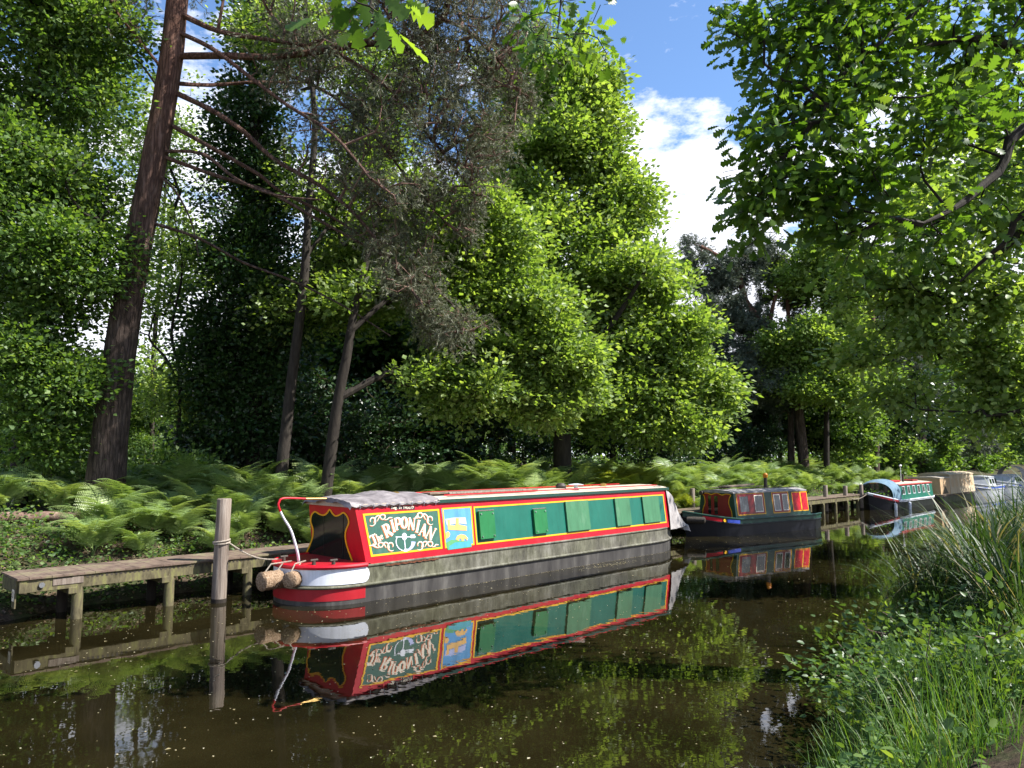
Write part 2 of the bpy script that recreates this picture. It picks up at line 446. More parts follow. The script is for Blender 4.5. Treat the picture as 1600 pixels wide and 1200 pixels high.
def smooth_path(P, r, k=4):
    P = np.array(P, float); n = len(P)
    if n < 3: return P, np.array(r, float)
    o, ro = [], []
    for i in range(n - 1):
        p0, p1, p2, p3 = P[max(i - 1, 0)], P[i], P[i + 1], P[min(i + 2, n - 1)]
        for j in range(k):
            t = j / k
            o.append(.5 * (2 * p1 + (p2 - p0) * t + (2 * p0 - 5 * p1 + 4 * p2 - p3) * t * t + (3 * p1 - p0 - 3 * p2 + p3) * t ** 3))
            ro.append(r[i] * (1 - t) + r[i + 1] * t)
    o.append(P[-1]); ro.append(r[-1])
    return np.array(o), np.array(ro)
def grow(skel, tips, rtip=.006, step=.55, pw=.45, sag=.0):
    """attach every tip to the nearest node of the growing tree; returns edges (a,b,ra,rb) and outward dirs"""
    pos = []; par = []; plen = []
    for P, r in skel:
        for p in P: pos.append(p); par.append(-1); plen.append(0)
    n0 = len(pos)
    cap = n0 + len(tips) * 8 + 10
    A = np.zeros((cap, 3)); A[:n0] = pos
    PL = np.zeros(cap); n = n0
    par += [-1] * (cap - n0)
    d0 = np.array([np.min(np.sum((A[:n0] - t) ** 2, 1)) for t in tips])
    order = np.argsort(d0)
    tipnode = np.zeros(len(tips), int)
    for ti in order:
        t = tips[ti]
        dd = np.sqrt(np.sum((A[:n] - t) ** 2, 1))
        j = int(np.argmin(dd + .18 * PL[:n] + .35 * np.maximum(0, A[:n, 2] - t[2])))
        d = dd[j]; m = max(1, min(7, int(d / step)))
        a = A[j].copy(); last = j
        bow = RNG.normal(size=3) * d * .06
        for q in range(1, m + 1):
            f_ = q / m
            p = a + (t - a) * f_ + bow * math.sin(math.pi * f_); p[2] -= sag * d * math.sin(math.pi * f_)
            A[n] = p; par[n] = last; PL[n] = PL[last] + d / m; last = n; n += 1
        tipnode[ti] = last
    cnt = np.zeros(n); cnt[tipnode] += 1
    for i in range(n - 1, n0 - 1, -1):
        if par[i] >= 0: cnt[par[i]] += cnt[i]
    rad = rtip * np.maximum(cnt, 1) ** pw
    E = [(par[i], i) for i in range(n0, n)]
    outd = np.array([nrm(A[k] - A[par[k]]) if par[k] >= 0 else np.array((0, 0, 1.)) for k in tipnode])
    return A[:n], rad, E, outd, n0
def twig_arrays(A, rad, E, n0, sides=4, rmin=0.004):
    E = np.array(E)
    a, b = A[E[:, 0]], A[E[:, 1]]
    rb = np.maximum(rad[E[:, 1]], rmin)
    ra = np.where(E[:, 0] < n0, rb * 1.25, np.maximum(np.minimum(rad[E[:, 0]], rb * 1.6), rmin))
    t = nrm(b - a); ref = np.where(np.abs(t[:, 2:3]) < .8, np.array((0, 0, 1.)), np.array((1., 0, 0)))
    x = nrm(np.cross(ref, t)); y = np.cross(t, x)
    V = []
    for k in range(sides):
        an = 2 * math.pi * k / sides
        o = x * math.cos(an) + y * math.sin(an)
        V.append(a - t * ra[:, None] * .3 + o * ra[:, None]); V.append(b + o * rb[:, None])
    V = np.stack(V, 1); m = len(E)
    F = [(2 * k, 2 * ((k + 1) % sides), 2 * ((k + 1) % sides) + 1, 2 * k + 1) for k in range(sides)]
    F = (np.array(F)[None] + (np.arange(m) * 2 * sides)[:, None, None]).reshape(-1, 4)
    return V.reshape(-1, 3), F
def tree(name, label, cat, base, skel, blobs, leafm, barkm, twigm=None, per=50, sh=.34, sv=.2, size=.14, tpl=KITE, up=1.0,
         width=1.0, rtip=.006, pw=.45, group=None, droop=0., sag=0., step=.55, wob=.04, sides=12, crown_name='crown', tips=None, twsides=4):
    base = np.array(base, float)
    root = empty(name, base, 0, label, cat, group)
    sk = [smooth_path(P, r) for P, r in skel]
    tb = MB()
    for i, (P, r) in enumerate(sk):
        tb.tube(P - base, r, sides if i == 0 else 8, True, 0, wob if i == 0 else wob * .5, i)
    if tips is None: tips = sample_blobs(blobs)
    A, rad, E, O, n0 = grow(sk, tips, rtip, step, pw, sag)
    V, F = twig_arrays(A, rad, E, n0, twsides)
    tb.add(V - base, F.tolist(), 1)
    tb.build('trunk', [barkm, twigm or barkm], root, smooth=True)
    V, F, tt = clump_leaves(tips, O, per, sh, sv, size, tpl, up, width, droop)
    link(crown_name, np_mesh(crown_name, V - base, F, tt), leafm, root)
    return root
def pp(pts, Y, dY=0.0):                      # a limb measured along the photograph at a distance, drifting in depth
    n = len(pts)
    return [at(p[0], p[1], Y + dY * i / max(1, n - 1)) for i, p in enumerate(pts)]
def ground_at(p): 
    u = UX * p[0] + UY * p[1]; v = -UY * p[0] + UX * p[1]
    return gz(u, v)
def base_at(px, Y):
    p = at(px, 740, Y); p[2] = ground_at(p) - .05; return p

# --- leaning Scots pine on the left
def pine_tips_needles():
    base = base_at(163, 16.5)
    Y = 16.5
    trunk = [base] + pp([(186, 560), (226, 330), (262, 130), (277, 0), (292, -150), (305, -300)], Y)
    skel = [(trunk, [.42, .33, .285, .255, .235, .20, .15])]
    def limb(pts, r0, r1, dY=0., y0=Y):
        n = len(pts); skel.append((pp(pts, y0, dY), list(np.linspace(r0, r1, n))))
    limb([(275, 88), (340, 87), (440, 88), (560, 70), (640, 63), (690, 30), (702, -5), (706, -50)], .085, .05, -1.2)
    limb([(690, 30), (730, 48), (770, 85), (800, 120)], .045, .02, .5, 15.6)
    limb([(275, 18), (340, 48), (420, 62), (480, 72)], .07, .035, -1.0)
    limb([(272, 48), (330, 75), (390, 120), (450, 165), (520, 210), (580, 280)], .055, .025, -2.0)
    limb([(270, 130), (330, 133), (400, 128), (470, 130)], .055, .03, 1.4)
    limb([(268, 142), (330, 172), (380, 205), (430, 250), (500, 290), (560, 340), (620, 420), (662, 480)], .065, .025, -1.0)
    limb([(258, 190), (320, 225), (400, 270), (440, 300), (520, 340), (590, 390), (640, 450)], .055, .022, .7)
    limb([(250, 237), (315, 240), (370, 280), (430, 305), (500, 312)], .045, .02, -1.6)
    limb([(250, 243), (340, 275), (420, 300), (500, 345), (600, 400), (680, 450), (740, 515)], .05, .02, -.4)
    limb([(236, 348), (310, 372), (380, 410), (460, 440), (540, 480), (610, 525)], .04, .014, .3)
    limb([(242, 268), (275, 300), (300, 350), (310, 400)], .03, .01, -.8)
    limb([(268, 125), (215, 60), (180, 15), (160, -30)], .04, .02, -1.5)
    limb([(262, 160), (220, 100), (190, 80), (150, 40)], .03, .012, 1.0)
    limb([(520, 78), (600, 130), (660, 200), (700, 250), (740, 300)], .045, .018, .5, 15.8)
    limb([(560, 70), (600, 40), (630, -20), (640, -60)], .04, .02, -.6, 15.8)
    limb([(430, 110), (520, 150), (600, 230), (650, 300), (700, 350)], .04, .015, -.5, 16.8)
    limb([(480, 72), (540, 40), (560, 0), (570, -40)], .035, .015, .5, 15.6)
    bl = [blob(600, 20, 15.8, 2.0, 1.0, 260), blob(730, 60, 16, 1.4, 1.3, 230), blob(650, 190, 16, 1.8, 1.5, 330), blob(740, 200, 16.3, .9, 1.3, 150),
          blob(470, 90, 16, 1.2, .8, 110), blob(600, 320, 16, 1.2, .9, 150), blob(690, 320, 16.3, .8, .7, 90), blob(630, 420, 16, .9, .7, 90),
          blob(700, 500, 16.2, .85, .38, 110), blob(660, 460, 16, .4, .5, 50), blob(540, 200, 16, 1.1, 1.1, 120), blob(190, 15, 16, .8, .4, 40), blob(790, 40, 16.4, .9, 1.0, 90), blob(800, 170, 16.8, .7, .9, 60), blob(740, -40, 16.2, 1.3, .6, 90), blob(470, -30, 16, 2, .6, 120), blob(330, -120, 16.5, 3.2, 1.2, 160)]
    tips = sample_blobs(bl)
    root = empty('pine_tree', base, 0, 'tall leaning pine with reddish trunk and long bare limbs reaching right', 'tree')
    sk = [smooth_path(P, r) for P, r in skel]
    tb = MB()
    for i, (P, r) in enumerate(sk):
        tb.tube(P - base, r, 18 if i == 0 else 8, True, 0, .05 if i == 0 else .06, i)
    A, rad, E, O, n0 = grow(sk, tips, .0075, .4, .42, .07)
    V, F = twig_arrays(A, rad, E, n0, 4, .0055)
    tb.add(V - base, F.tolist(), 1)
    tb.build('trunk', [BARK_P, TWIG_P], root, smooth=True)
    needles(root, base, tips, O, 5, 20, .09, .011, NEEDLES)
def needles(root, base, tips, O, sprays, per, ln, wd, m_):
    """each tip: several drooping shoots, each a brush of needles"""
    n = len(tips); k = n * sprays
    idx = np.repeat(np.arange(n), sprays)
    off = RNG.normal(size=(k, 3)) * np.array((.13, .13, .11))
    C = tips[idx] + off
    sd = nrm(O[idx] * .7 + RNG.normal(size=(k, 3)) * .6 + np.array((0, 0, -.4)))
    q = k * per
    i2 = np.repeat(np.arange(k), per)
    tpos = RNG.random(q)
    P = C[i2] + sd[i2] * (tpos * .17)[:, None]
    D = nrm(sd[i2] * 1.1 + nrm(RNG.normal(size=(q, 3))) * .75)
    V, F, tt = leaf_cloud(P, D, nrm(RNG.normal(size=(q, 3))), ln * RNG.uniform(.7, 1.2, q), NEEDLE, wd / ln,
                          np.clip(RNG.random(n)[idx][i2] * .5 + RNG.random(q) * .5, 0, 1))
    link('crown', np_mesh('crown', V - base, F, tt), m_, root)
pine_tips_needles()

# --- broadleaf at the left edge
b_ = base_at(30, 17.2)
tree('beech_tree', 'broad leafy tree filling the left edge beside the leaning pine', 'tree', b_,
     [([b_, at(45, 520, 17.2), at(40, 320, 17.2), at(70, 120, 17.2), at(80, -60, 17.2)], [.2, .17, .14, .1, .06]),
      (pp([(45, 480), (110, 400), (170, 330)], 17.2, -1.2), [.07, .05, .03]), (pp([(42, 400), (-20, 300), (-60, 200)], 17.2, -1), [.07, .05, .03])],
     [blob(60, 90, 16.4, 1.8, 2.2, 330), blob(125, 260, 16.9, 1.0, 1.7, 130), blob(20, 330, 15.8, 1.9, 1.6, 260), blob(110, 420, 16, 1.2, 1.0, 120), blob(30, 560, 15.9, 1.5, .7, 110),
      blob(110, 610, 16, .8, .5, 60), blob(-60, 180, 16.4, 1.6, 3.0, 200), blob(60, -80, 16.5, 2.4, 1.2, 200), blob(140, 120, 17.8, .8, 1.4, 80), blob(60, 670, 16.5, 1.3, .5, 80), blob(60, 475, 16.2, 1.4, .6, 60)],
     LEAF_BEECH, BARK_D, BARK_D, per=58, sh=.3, sv=.17, size=.125)

# --- ivy clad trunk
b_ = base_at(398, 21.5)
tree('ivy_clad_tree', 'dark ivy covered trunk forming a leafy column behind the pine limbs', 'tree', b_,
     [([b_, at(398, 500, 21.5), at(400, 300, 21.5), at(396, 140, 21.5), at(385, -60, 21.5)], [.24, .2, .17, .13, .08])],
     [blob(400, 640, 21.3, 1.25, 1.4, 130), blob(400, 520, 21.3, 1.5, 1.5, 200), blob(395, 400, 21.3, 1.35, 1.5, 180), blob(385, 280, 21.4, 1.05, 1.4, 130), blob(388, 160, 21.5, .7, 1.2, 80),
      blob(330, 560, 21.3, .8, 1.2, 70), blob(400, 40, 21.5, .6, 1.6, 60)],
     LEAF_IVY, BARK_D, BARK_D, per=60, sh=.26, sv=.24, size=.14, up=.4)

# --- grey stemmed tree
b_ = base_at(436, 19.2)
tree('ash_tree', 'slim grey stemmed tree with a slight bend left of the leaning tree', 'tree', b_,
     [([b_, at(455, 600, 19.2), at(474, 450, 19.2), at(482, 330, 19.2), at(492, 190, 19.2), at(478, 40, 19.2), at(480, -80, 19.2)], [.17, .135, .12, .1, .08, .06, .04]),
      (pp([(478, 400), (520, 340), (545, 260)], 19.2, .8), [.06, .045, .03])],
     [blob(545, 300, 20.5, 1.5, 1.6, 170), blob(500, 470, 20.8, 1.2, 1.3, 120), blob(470, 40, 20, 1.6, 1.1, 110), blob(560, 420, 21, 1.3, 1.2, 130), blob(590, 160, 21.5, 1.6, 1.6, 140)],
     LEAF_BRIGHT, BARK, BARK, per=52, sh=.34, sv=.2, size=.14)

# --- leaning tree with the mossy limb
b_ = base_at(506, 18.6)
tree('hornbeam_tree', 'leaning tree with a long low limb carrying bright sunlit leaves over the bank', 'tree', b_,
     [([b_, at(526, 640, 18.6), at(541, 560, 18.6), at(553, 490, 18.7), at(575, 400, 19), at(600, 300, 19.4)], [.165, .135, .12, .1, .08, .05]),
      (pp([(530, 622), (600, 585), (650, 570), (720, 552), (765, 540), (850, 540)], 18.6, 2.6), [.10, .085, .075, .06, .045, .02]),
      (pp([(590, 592), (640, 602), (690, 592), (780, 600)], 19.3, 1.6), [.05, .045, .035, .02]),
      (pp([(545, 520), (640, 440), (720, 400), (800, 380)], 18.6, 2.2), [.08, .06, .045, .02])],
     [blob(760, 370, 20.6, 2.0, 1.1, 230), blob(690, 340, 20, 1.3, .9, 110), blob(800, 470, 20.8, 2.1, .9, 240), blob(860, 560, 21, 1.35, .6, 140), blob(740, 600, 20.2, 1.7, .7, 150),
      blob(850, 640, 21, .9, .45, 60), blob(690, 480, 20, 1.2, .9, 90), blob(570, 450, 19.6, 1.1, .9, 70), blob(905, 600, 21.2, .55, .4, 36), blob(780, 540, 20.6, 1.5, .5, 110), blob(700, 420, 20, 1.0, .6, 80)],
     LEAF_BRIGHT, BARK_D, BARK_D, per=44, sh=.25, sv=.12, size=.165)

# --- the big oak in the middle
b_ = base_at(880, 26)
tree('oak_tree', 'largest rounded green tree standing behind the near narrowboat', 'tree', b_,
     [([b_, at(875, 560, 26), at(866, 440, 26), at(868, 330, 26), at(880, 200, 26), at(885, 130, 26)], [.34, .27, .2, .16, .1, .05]),
      (pp([(872, 560), (900, 440), (925, 330), (940, 240)], 26, 1), [.15, .12, .08, .04]), (pp([(872, 540), (835, 400), (815, 300), (820, 200)], 26, .4), [.13, .1, .07, .04]),
      (pp([(876, 600), (960, 500), (1010, 420)], 26, -1.5), [.15, .1, .05]), (pp([(878, 640), (960, 595), (1040, 560)], 26, 1.2), [.12, .07, .02]), (pp([(878, 650), (960, 645), (1030, 650)], 26, 1.0), [.09, .05, .015])],
     [blob(885, 150, 26, 1.3, 1.1, 110), blob(860, 240, 26, 2.3, 1.2, 200), blob(935, 240, 26, 1.3, 1.2, 110), blob(960, 330, 26.4, 1.8, 1.1, 170), blob(850, 340, 25.8, 2.0, 1.2, 170), blob(945, 410, 26, 2.3, 1.1, 210),
      blob(1005, 440, 26.8, 1.5, 1.2, 140), blob(1030, 530, 27, 1.9, 1.0, 200), blob(930, 510, 26, 1.8, 1.0, 160), blob(1085, 590, 27.4, 1.5, .8, 130), blob(985, 600, 26.6, 2.0, .9, 180), blob(1050, 660, 27, 1.6, .7, 120),
      blob(900, 650, 26, 1.5, .7, 90), blob(830, 430, 25.6, 1.3, 1.2, 90), blob(795, 290, 26.4, 1.4, 1.4, 110), blob(1125, 620, 27.6, .7, .4, 36), blob(800, 180, 27, 1.5, 1.4, 100), blob(820, 100, 27, 1.4, 1.0, 70), blob(900, 105, 26.4, 1.1, .7, 60), blob(930, 170, 26.2, 1.0, .8, 50), blob(980, 480, 26.6, 1.2, .8, 80)],
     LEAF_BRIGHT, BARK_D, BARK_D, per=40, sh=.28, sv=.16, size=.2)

# --- far Scots pine and the trunks on the right
b_ = base_at(1243, 36)
def far_pine(label, px, Y, trunk_px, r0, blobs, limbs=(), name='pine_tree', size=.16, group=None):
    b = base_at(px, Y)
    root = empty(name, b, 0, label, 'tree', group)
    sk = [smooth_path([b] + pp(trunk_px, Y), list(np.linspace(r0, r0 * .35, len(trunk_px) + 1)))]
    for l, ra, rb in limbs: sk.append(smooth_path(pp(l, Y, -.6), list(np.linspace(ra, rb, len(l)))))
    tb = MB()
    for i, (P, r) in enumerate(sk): tb.tube(P - b, r, 10 if i == 0 else 6, True, 0, .06, i)
    tips = sample_blobs(blobs)
    A, rad, E, O, n0 = grow(sk, tips, .006, .7, .42, .03)
    V, F = twig_arrays(A, rad, E, n0, 4, .005)
    tb.add(V - b, F.tolist(), 1)
    tb.build('trunk', [BARK_P, TWIG_P], root, smooth=True)
    needles(root, b, tips, O, 16, 11, size * 1.1, .03, NEEDLES_D)
    return root
far_pine('tall grey green pine with twisted red limbs behind the second boat', 1258, 42, [(1240, 600), (1200, 520), (1165, 470), (1150, 420), (1095, 385)], .30,
         [blob(1088, 400, 42.2, 1.14, 0.91, 69), blob(1130, 430, 42.2, 1.71, 1.03, 149), blob(1190, 410, 42.2, 1.60, 1.03, 126), blob(1110, 490, 41.7, 1.71, 1.03, 149), blob(1170, 500, 42.6, 1.82, 1.03, 126), blob(1130, 550, 41.5, 1.82, 0.91, 138),
          blob(1170, 600, 41.3, 2.05, 1.14, 161), blob(1130, 620, 42.2, 1.25, 1.03, 103)],
         [([(1200, 520), (1210, 470), (1225, 435)], .14, .06), ([(1215, 540), (1180, 560), (1130, 550)], .1, .04)])
far_pine('pine with a straight brown trunk rising behind the third boat canopy', 1366, 47, [(1366, 600), (1362, 480), (1360, 380)], .30,
         [blob(1350, 470, 47.6, 2.84, 1.56, 138), blob(1390, 540, 47.7, 2.27, 1.28, 114), blob(1340, 600, 48.0, 1.70, 0.85, 69), blob(1370, 400, 47.4, 2.27, 1.42, 92)])
far_pine('pair mate pine with a slimmer trunk tucked left of a thicker one', 1236, 42.6, [(1235, 620), (1232, 500), (1228, 420)], .21,
         [blob(1225, 470, 43.5, 1.39, 1.16, 69), blob(1215, 620, 42.9, 1.16, 0.81, 57)])
far_pine('far pine with drooping pale branches beyond the beige boat', 1483, 65, [(1480, 620), (1478, 520)], .42,
         [blob(1475, 640, 64.4, 3.12, 2.08, 149), blob(1500, 690, 63.7, 2.60, 1.43, 114), blob(1470, 560, 65.0, 3.38, 2.34, 138)])
far_pine('dark trunked pine between the straight pine and the beige boat', 1440, 58, [(1440, 600), (1436, 500)], .38,
         [blob(1430, 610, 58.7, 2.90, 1.58, 126), blob(1450, 540, 58.7, 3.17, 1.98, 126)])
b_ = base_at(1291, 42)
tree('oak_tree', 'bright yellow green young oak over the gap between second and third boats', 'tree', b_,
     [([b_, at(1291, 640, 42), at(1288, 520, 42), at(1280, 420, 42)], [.17, .14, .1, .05]), (pp([(1290, 600), (1330, 540), (1370, 500)], 42, -1), [.08, .05, .03]), (pp([(1290, 580), (1250, 540), (1215, 530)], 42, -1), [.08, .05, .03])],
     [blob(1285, 420, 41.5, 2.56, 1.59, 229), blob(1250, 540, 40.7, 1.95, 1.10, 195), blob(1330, 440, 41.5, 2.32, 1.71, 206), blob(1310, 530, 40.7, 2.32, 1.10, 206), blob(1300, 610, 40.5, 2.20, 0.73, 138), blob(1225, 590, 40.9, 1.10, 0.73, 69), blob(1235, 440, 42.1, 1.22, 0.98, 69)],
     LEAF_BRIGHT, BARK_D, BARK_D, per=46, sh=.38, sv=.2, size=.24)
b_ = base_at(1326, 47)
tree('cedar_sapling', 'low pale layered sapling spreading under the pines near the jetty posts', 'tree', b_,
     [([b_, at(1318, 690, 47), at(1312, 660, 47)], [.06, .05, .03])], [blob(1325, 692, 46.4, 1.8, .35, 60), blob(1300, 680, 46.4, 1.2, .3, 40)], LEAF_FERN, BARK_D, BARK_D, per=40, sh=.3, sv=.06, size=.16, up=2)

# --- oak hanging over the near bank, upper right
b_ = np.array((10.2, 7.4, .8))
def V3(*a): return np.array(a, float)
tree('oak_tree', 'overhanging oak with big lobed leaves in the upper right corner', 'tree', b_,
     [([b_, V3(10.1, 7.5, 3), V3(9.8, 7.7, 5.5), V3(9.2, 7.9, 8.2), V3(8.5, 8, 10)], [.33, .28, .24, .18, .1]),
      ([V3(9.9, 7.6, 4.6), at(1660, 200, 8), at(1560, 270, 8), at(1500, 320, 7.8), at(1440, 350, 7.6)], [.12, .07, .05, .035, .015]),
      ([V3(9.4, 7.8, 7.4), at(1560, -120, 8), at(1460, -10, 7.8), at(1350, 88, 7.6), at(1275, 150, 7.4)], [.13, .06, .03, .018, .01]),
      ([V3(9.8, 7.7, 5.6), at(1640, 90, 8.2), at(1520, 60, 8), at(1420, 80, 8)], [.11, .06, .04, .015]),
      ([V3(9.9, 7.6, 4.2), at(1660, 330, 8.4), at(1570, 380, 8.6), at(1500, 440, 8.8)], [.09, .05, .03, .012])],
     None, LEAF_OAK, BARK_D, BARK_D, per=15, sh=.13, sv=.11, size=.135, tpl=OAK, up=.7, width=1.1, rtip=.004, pw=.42, droop=.3, sag=.05, step=.3,
     tips=sample_blobs([blob(1255, 40, 7.6, .5, .4, 46), blob(1330, 40, 7.8, .6, .5, 46), blob(1250, 165, 7.5, .5, .36, 50), blob(1360, 150, 7.7, .6, .45, 46), blob(1440, 50, 8, .8, .5, 44), blob(1540, 50, 8.2, .9, .6, 50),
      blob(1330, 265, 7.6, .6, .26, 56), blob(1235, 280, 7.5, .4, .18, 40), blob(1430, 240, 7.9, .7, .4, 36), blob(1530, 190, 8.2, .8, .5, 34), blob(1165, 218, 7.4, .26, .06, 12), blob(1165, 335, 7.4, .26, .07, 13), blob(1205, 312, 7.4, .26, .10, 18),
      blob(1350, 365, 7.6, .2, .22, 26), blob(1300, 330, 7.6, .2, .1, 10), blob(1590, 300, 8.4, .7, .4, 26), blob(1470, 330, 8, .5, .3, 20), blob(1200, 60, 7.5, .22, .2, 22), blob(1290, -60, 7.8, .9, .5, 70), blob(1500, -80, 8, 1.3, .6, 90), blob(1620, 120, 8.6, 1.0, 1.0, 36), blob(1500, 130, 9.6, .9, .6, 40), blob(1430, 160, 9.4, .7, .5, 26)], 4, 0))
b_ = np.array((15.2, 12.3, .85))
tree('oak_tree', 'sunlit oak behind the overhanging leaves with drooping bare twigs over reeds', 'tree', b_,
     [([b_, V3(15.1, 12.4, 4), V3(14.7, 12.6, 8), V3(14.2, 12.8, 11)], [.3, .26, .2, .1]),
      ([V3(15.0, 12.4, 4.6), at(1690, 480, 13.5), at(1600, 540, 14), at(1480, 560, 14.4)], [.12, .09, .06, .03]),
      ([V3(14.9, 12.5, 6), at(1680, 300, 13.4), at(1580, 380, 13.6), at(1480, 470, 13.8)], [.13, .08, .05, .02]),
      ([V3(14.9, 12.5, 3.6), at(1700, 600, 13.4), at(1600, 640, 13.4), at(1540, 650, 13.4)], [.1, .06, .04, .02]),
      ],
     [blob(1480, 430, 13.8, .95, .7, 74), blob(1560, 480, 13.8, .95, .8, 81), blob(1430, 530, 14, .75, .4, 47), blob(1540, 580, 14, .9, .4, 54), blob(1420, 620, 14, .5, .22, 24), blob(1570, 640, 13.6, .6, .35, 37), blob(1450, 330, 13.8, .9, .8, 68),
      blob(1560, 340, 13.8, 1.0, .9, 74), blob(1380, 430, 14, .7, .5, 40), blob(1350, 560, 14.2, .4, .2, 13), blob(1540, 260, 14.5, .9, .7, 40), blob(1440, 300, 14.5, .7, .5, 27), blob(1590, 560, 13.6, .6, .6, 40)],
     LEAF_BRIGHT, BARK_D, BARK_D, per=28, sh=.2, sv=.13, size=.13, tpl=OVATE, up=.8, width=1.3, rtip=.0045, pw=.43, droop=.15, sag=.05, step=.4)
b_ = np.array((19.5, 17.0, .85))  # added oak, its sparse crown placed to throw dappled shade on the boats
tree('oak_tree', 'tall towpath oak added at the right edge to cast dappled shade on the boats, mostly hidden by nearer leaves', 'tree', b_,
     [([b_, V3(19.3, 17.2, 4), V3(18.6, 18, 8), V3(18, 18.6, 12)], [.34, .28, .2, .1]), ([V3(18.8, 17.8, 7), V3(16.5, 19.2, 9.5), V3(14, 20.2, 11)], [.14, .09, .03]), ([V3(18.6, 18, 8), V3(18, 21, 10), V3(17, 24, 11.2)], [.14, .09, .03])],
     [(V3(14.2, 20.3, 11.3), V3(1.3, 1.2, .9), 34), (V3(17, 24.2, 11.3), V3(1.6, 1.6, 1.0), 50), (V3(18.3, 18.5, 12.5), V3(2.2, 2.2, 1.6), 120), (V3(20, 23, 12), V3(1.8, 1.8, 1.2), 60)],
     LEAF_BEECH, BARK_D, BARK_D, per=34, sh=.28, sv=.16, size=.17)
# twigs of an oak standing behind the viewer, reaching into the top of the view
b_ = np.array((2.6, -2.6, .85))
tree('oak_tree', 'oak whose lobed leaf sprays hang into the top edge between pine and sky', 'tree', b_,
     [([b_, V3(2.5, -2.5, 2.5), V3(2.1, -2, 4.6), V3(1.6, -1, 6.6)], [.28, .24, .2, .14]),
      ([V3(1.9, -1.6, 5.2), V3(.6, .8, 5.4), at(620, -120, 3.1), at(590, -35, 3.1), at(578, 10, 3.1)], [.1, .05, .02, .006, .004]),
      ([V3(1.6, -1, 6.6), V3(1.6, 3, 8), at(900, -120, 7.4), at(880, -20, 7.4), at(870, 60, 7.4)], [.12, .08, .03, .012, .005])],
     [], LEAF_OAK, BARK_D, BARK_D, per=10, sh=.085, sv=.06, size=.13, tpl=OAK, up=.5, width=1.05, rtip=.003, droop=.5, step=.2,
     tips=np.array([at(*q) for q in [(560, 5, 3.1), (590, 20, 3.1), (610, 0, 3.15), (570, -25, 3.1), (540, -10, 3.1), (600, -40, 3.1)]] +
                   [at(a + rnd.uniform(-12, 12), b + rnd.uniform(-10, 10), 7.4 + rnd.uniform(-.3, .3)) for a, b in
                    [(820, 15), (835, 40), (850, 60), (865, 75), (840, 70), (890, 20), (905, 45), (920, 20), (925, 60), (940, 90), (935, 10), (870, 10), (850, 20), (900, 0), (880, 85), (820, 55), (950, 80), (915, 75), (860, 40), (830, 90), (815, 30), (845, 85), (875, 45), (890, 65), (900, 80), (930, 40), (945, 60), (855, 10), (880, 0), (935, 105), (910, 30), (830, 60)]]))

# --- repeat trees of the wood behind
def copy_tree_obj(o):
    c = o.copy(); COL.objects.link(c)
    for k in ('label', 'category', 'group'):
        if k in o: c[k] = o[k]
    for ch in o.children:
        d = ch.copy(); COL.objects.link(d); d.parent = c
        for g in ch.children:
            e = g.copy(); COL.objects.link(e); e.parent = d
    return c
def wood_proto(name, label, leafm, h, n, size, seed):
    blobs = []
    for k in range(7):
        zz = h * (.3 + .62 * k / 6); rr = h * .24 * (1.05 - abs(k - 2.2) / 6.5)
        an = k * 2.4
        blobs.append((np.array((math.cos(an) * rr * .5, math.sin(an) * rr * .5, zz)), np.array((rr, rr, h * .12)), n // 7))
    sk = [([(0, 0, -.2), (.1, .1, h * .4), (0, .2, h * .7), (.1, 0, h * .95)], [h * .02, h * .016, h * .01, h * .003])]
    return tree(name, label, 'tree', (0, 0, 0), [([np.array(p, float) for p in sk[0][0]], sk[0][1])], blobs, leafm, BARK_D, BARK_D, per=40, sh=.45, sv=.28, size=size, group='trees of the wood behind the moorings', twsides=3)
protos = [wood_proto('woodland_tree', 'dark green broadleaf tree of the wood behind the moorings', LEAF_BEECH, 11, 420, .26, 1),
          wood_proto('woodland_tree', 'dark green broadleaf tree of the wood behind the moorings', LEAF_BEECH, 10, 380, .26, 2),
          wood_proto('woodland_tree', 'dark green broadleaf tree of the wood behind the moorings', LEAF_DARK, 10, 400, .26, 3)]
spots = []
def wt(px, Y, s, k): spots.append((px, Y, s, k))
for px, Y, s, k in [(560, 30, 1.0, 2), (640, 31, 1.15, 0), (730, 33, 1.3, 1), (690, 27, .62, 2), (800, 34, 1.1, 2), (560, 38, 1.3, 1), (960, 36, .8, 2), (1040, 38, .72, 2), (1110, 43, .7, 2), (1180, 46, .8, 2),
                    (1250, 48, .9, 2), (1320, 46, .85, 0), (1390, 50, 1.0, 2), (1450, 63, 1.2, 1), (1520, 74, 1.4, 0), (1555, 82, 1.5, 1), (1575, 92, 1.8, 0), (1220, 56, 1.1, 1), (1340, 60, 1.3, 1), (1420, 66, 1.5, 0),
                    (480, 34, .8, 2), (430, 40, .75, 0), (330, 36, .55, 1), (250, 38, .5, 0), (170, 34, .55, 2), (60, 33, .6, 0), (-20, 30, .7, 2), (290, 29, .33, 1), (210, 27, .3, 0), (90, 25, .3, 1), (510, 44, 1.2, 1), (880, 42, 1.0, 1), (770, 44, 1.5, 0)]:
    wt(px, Y, s, k)
used = set()
for i, (px, Y, s, k) in enumerate(spots):
    o = protos[k] if k not in used else copy_tree_obj(protos[k])
    used.add(k)
    p = at(px, 740, Y); p[2] = 1.1
    o.location = tuple(p); o.rotation_euler = (0, 0, rnd.uniform(0, 6.28)); o.scale = (s, s, s * rnd.uniform(.92, 1.08))
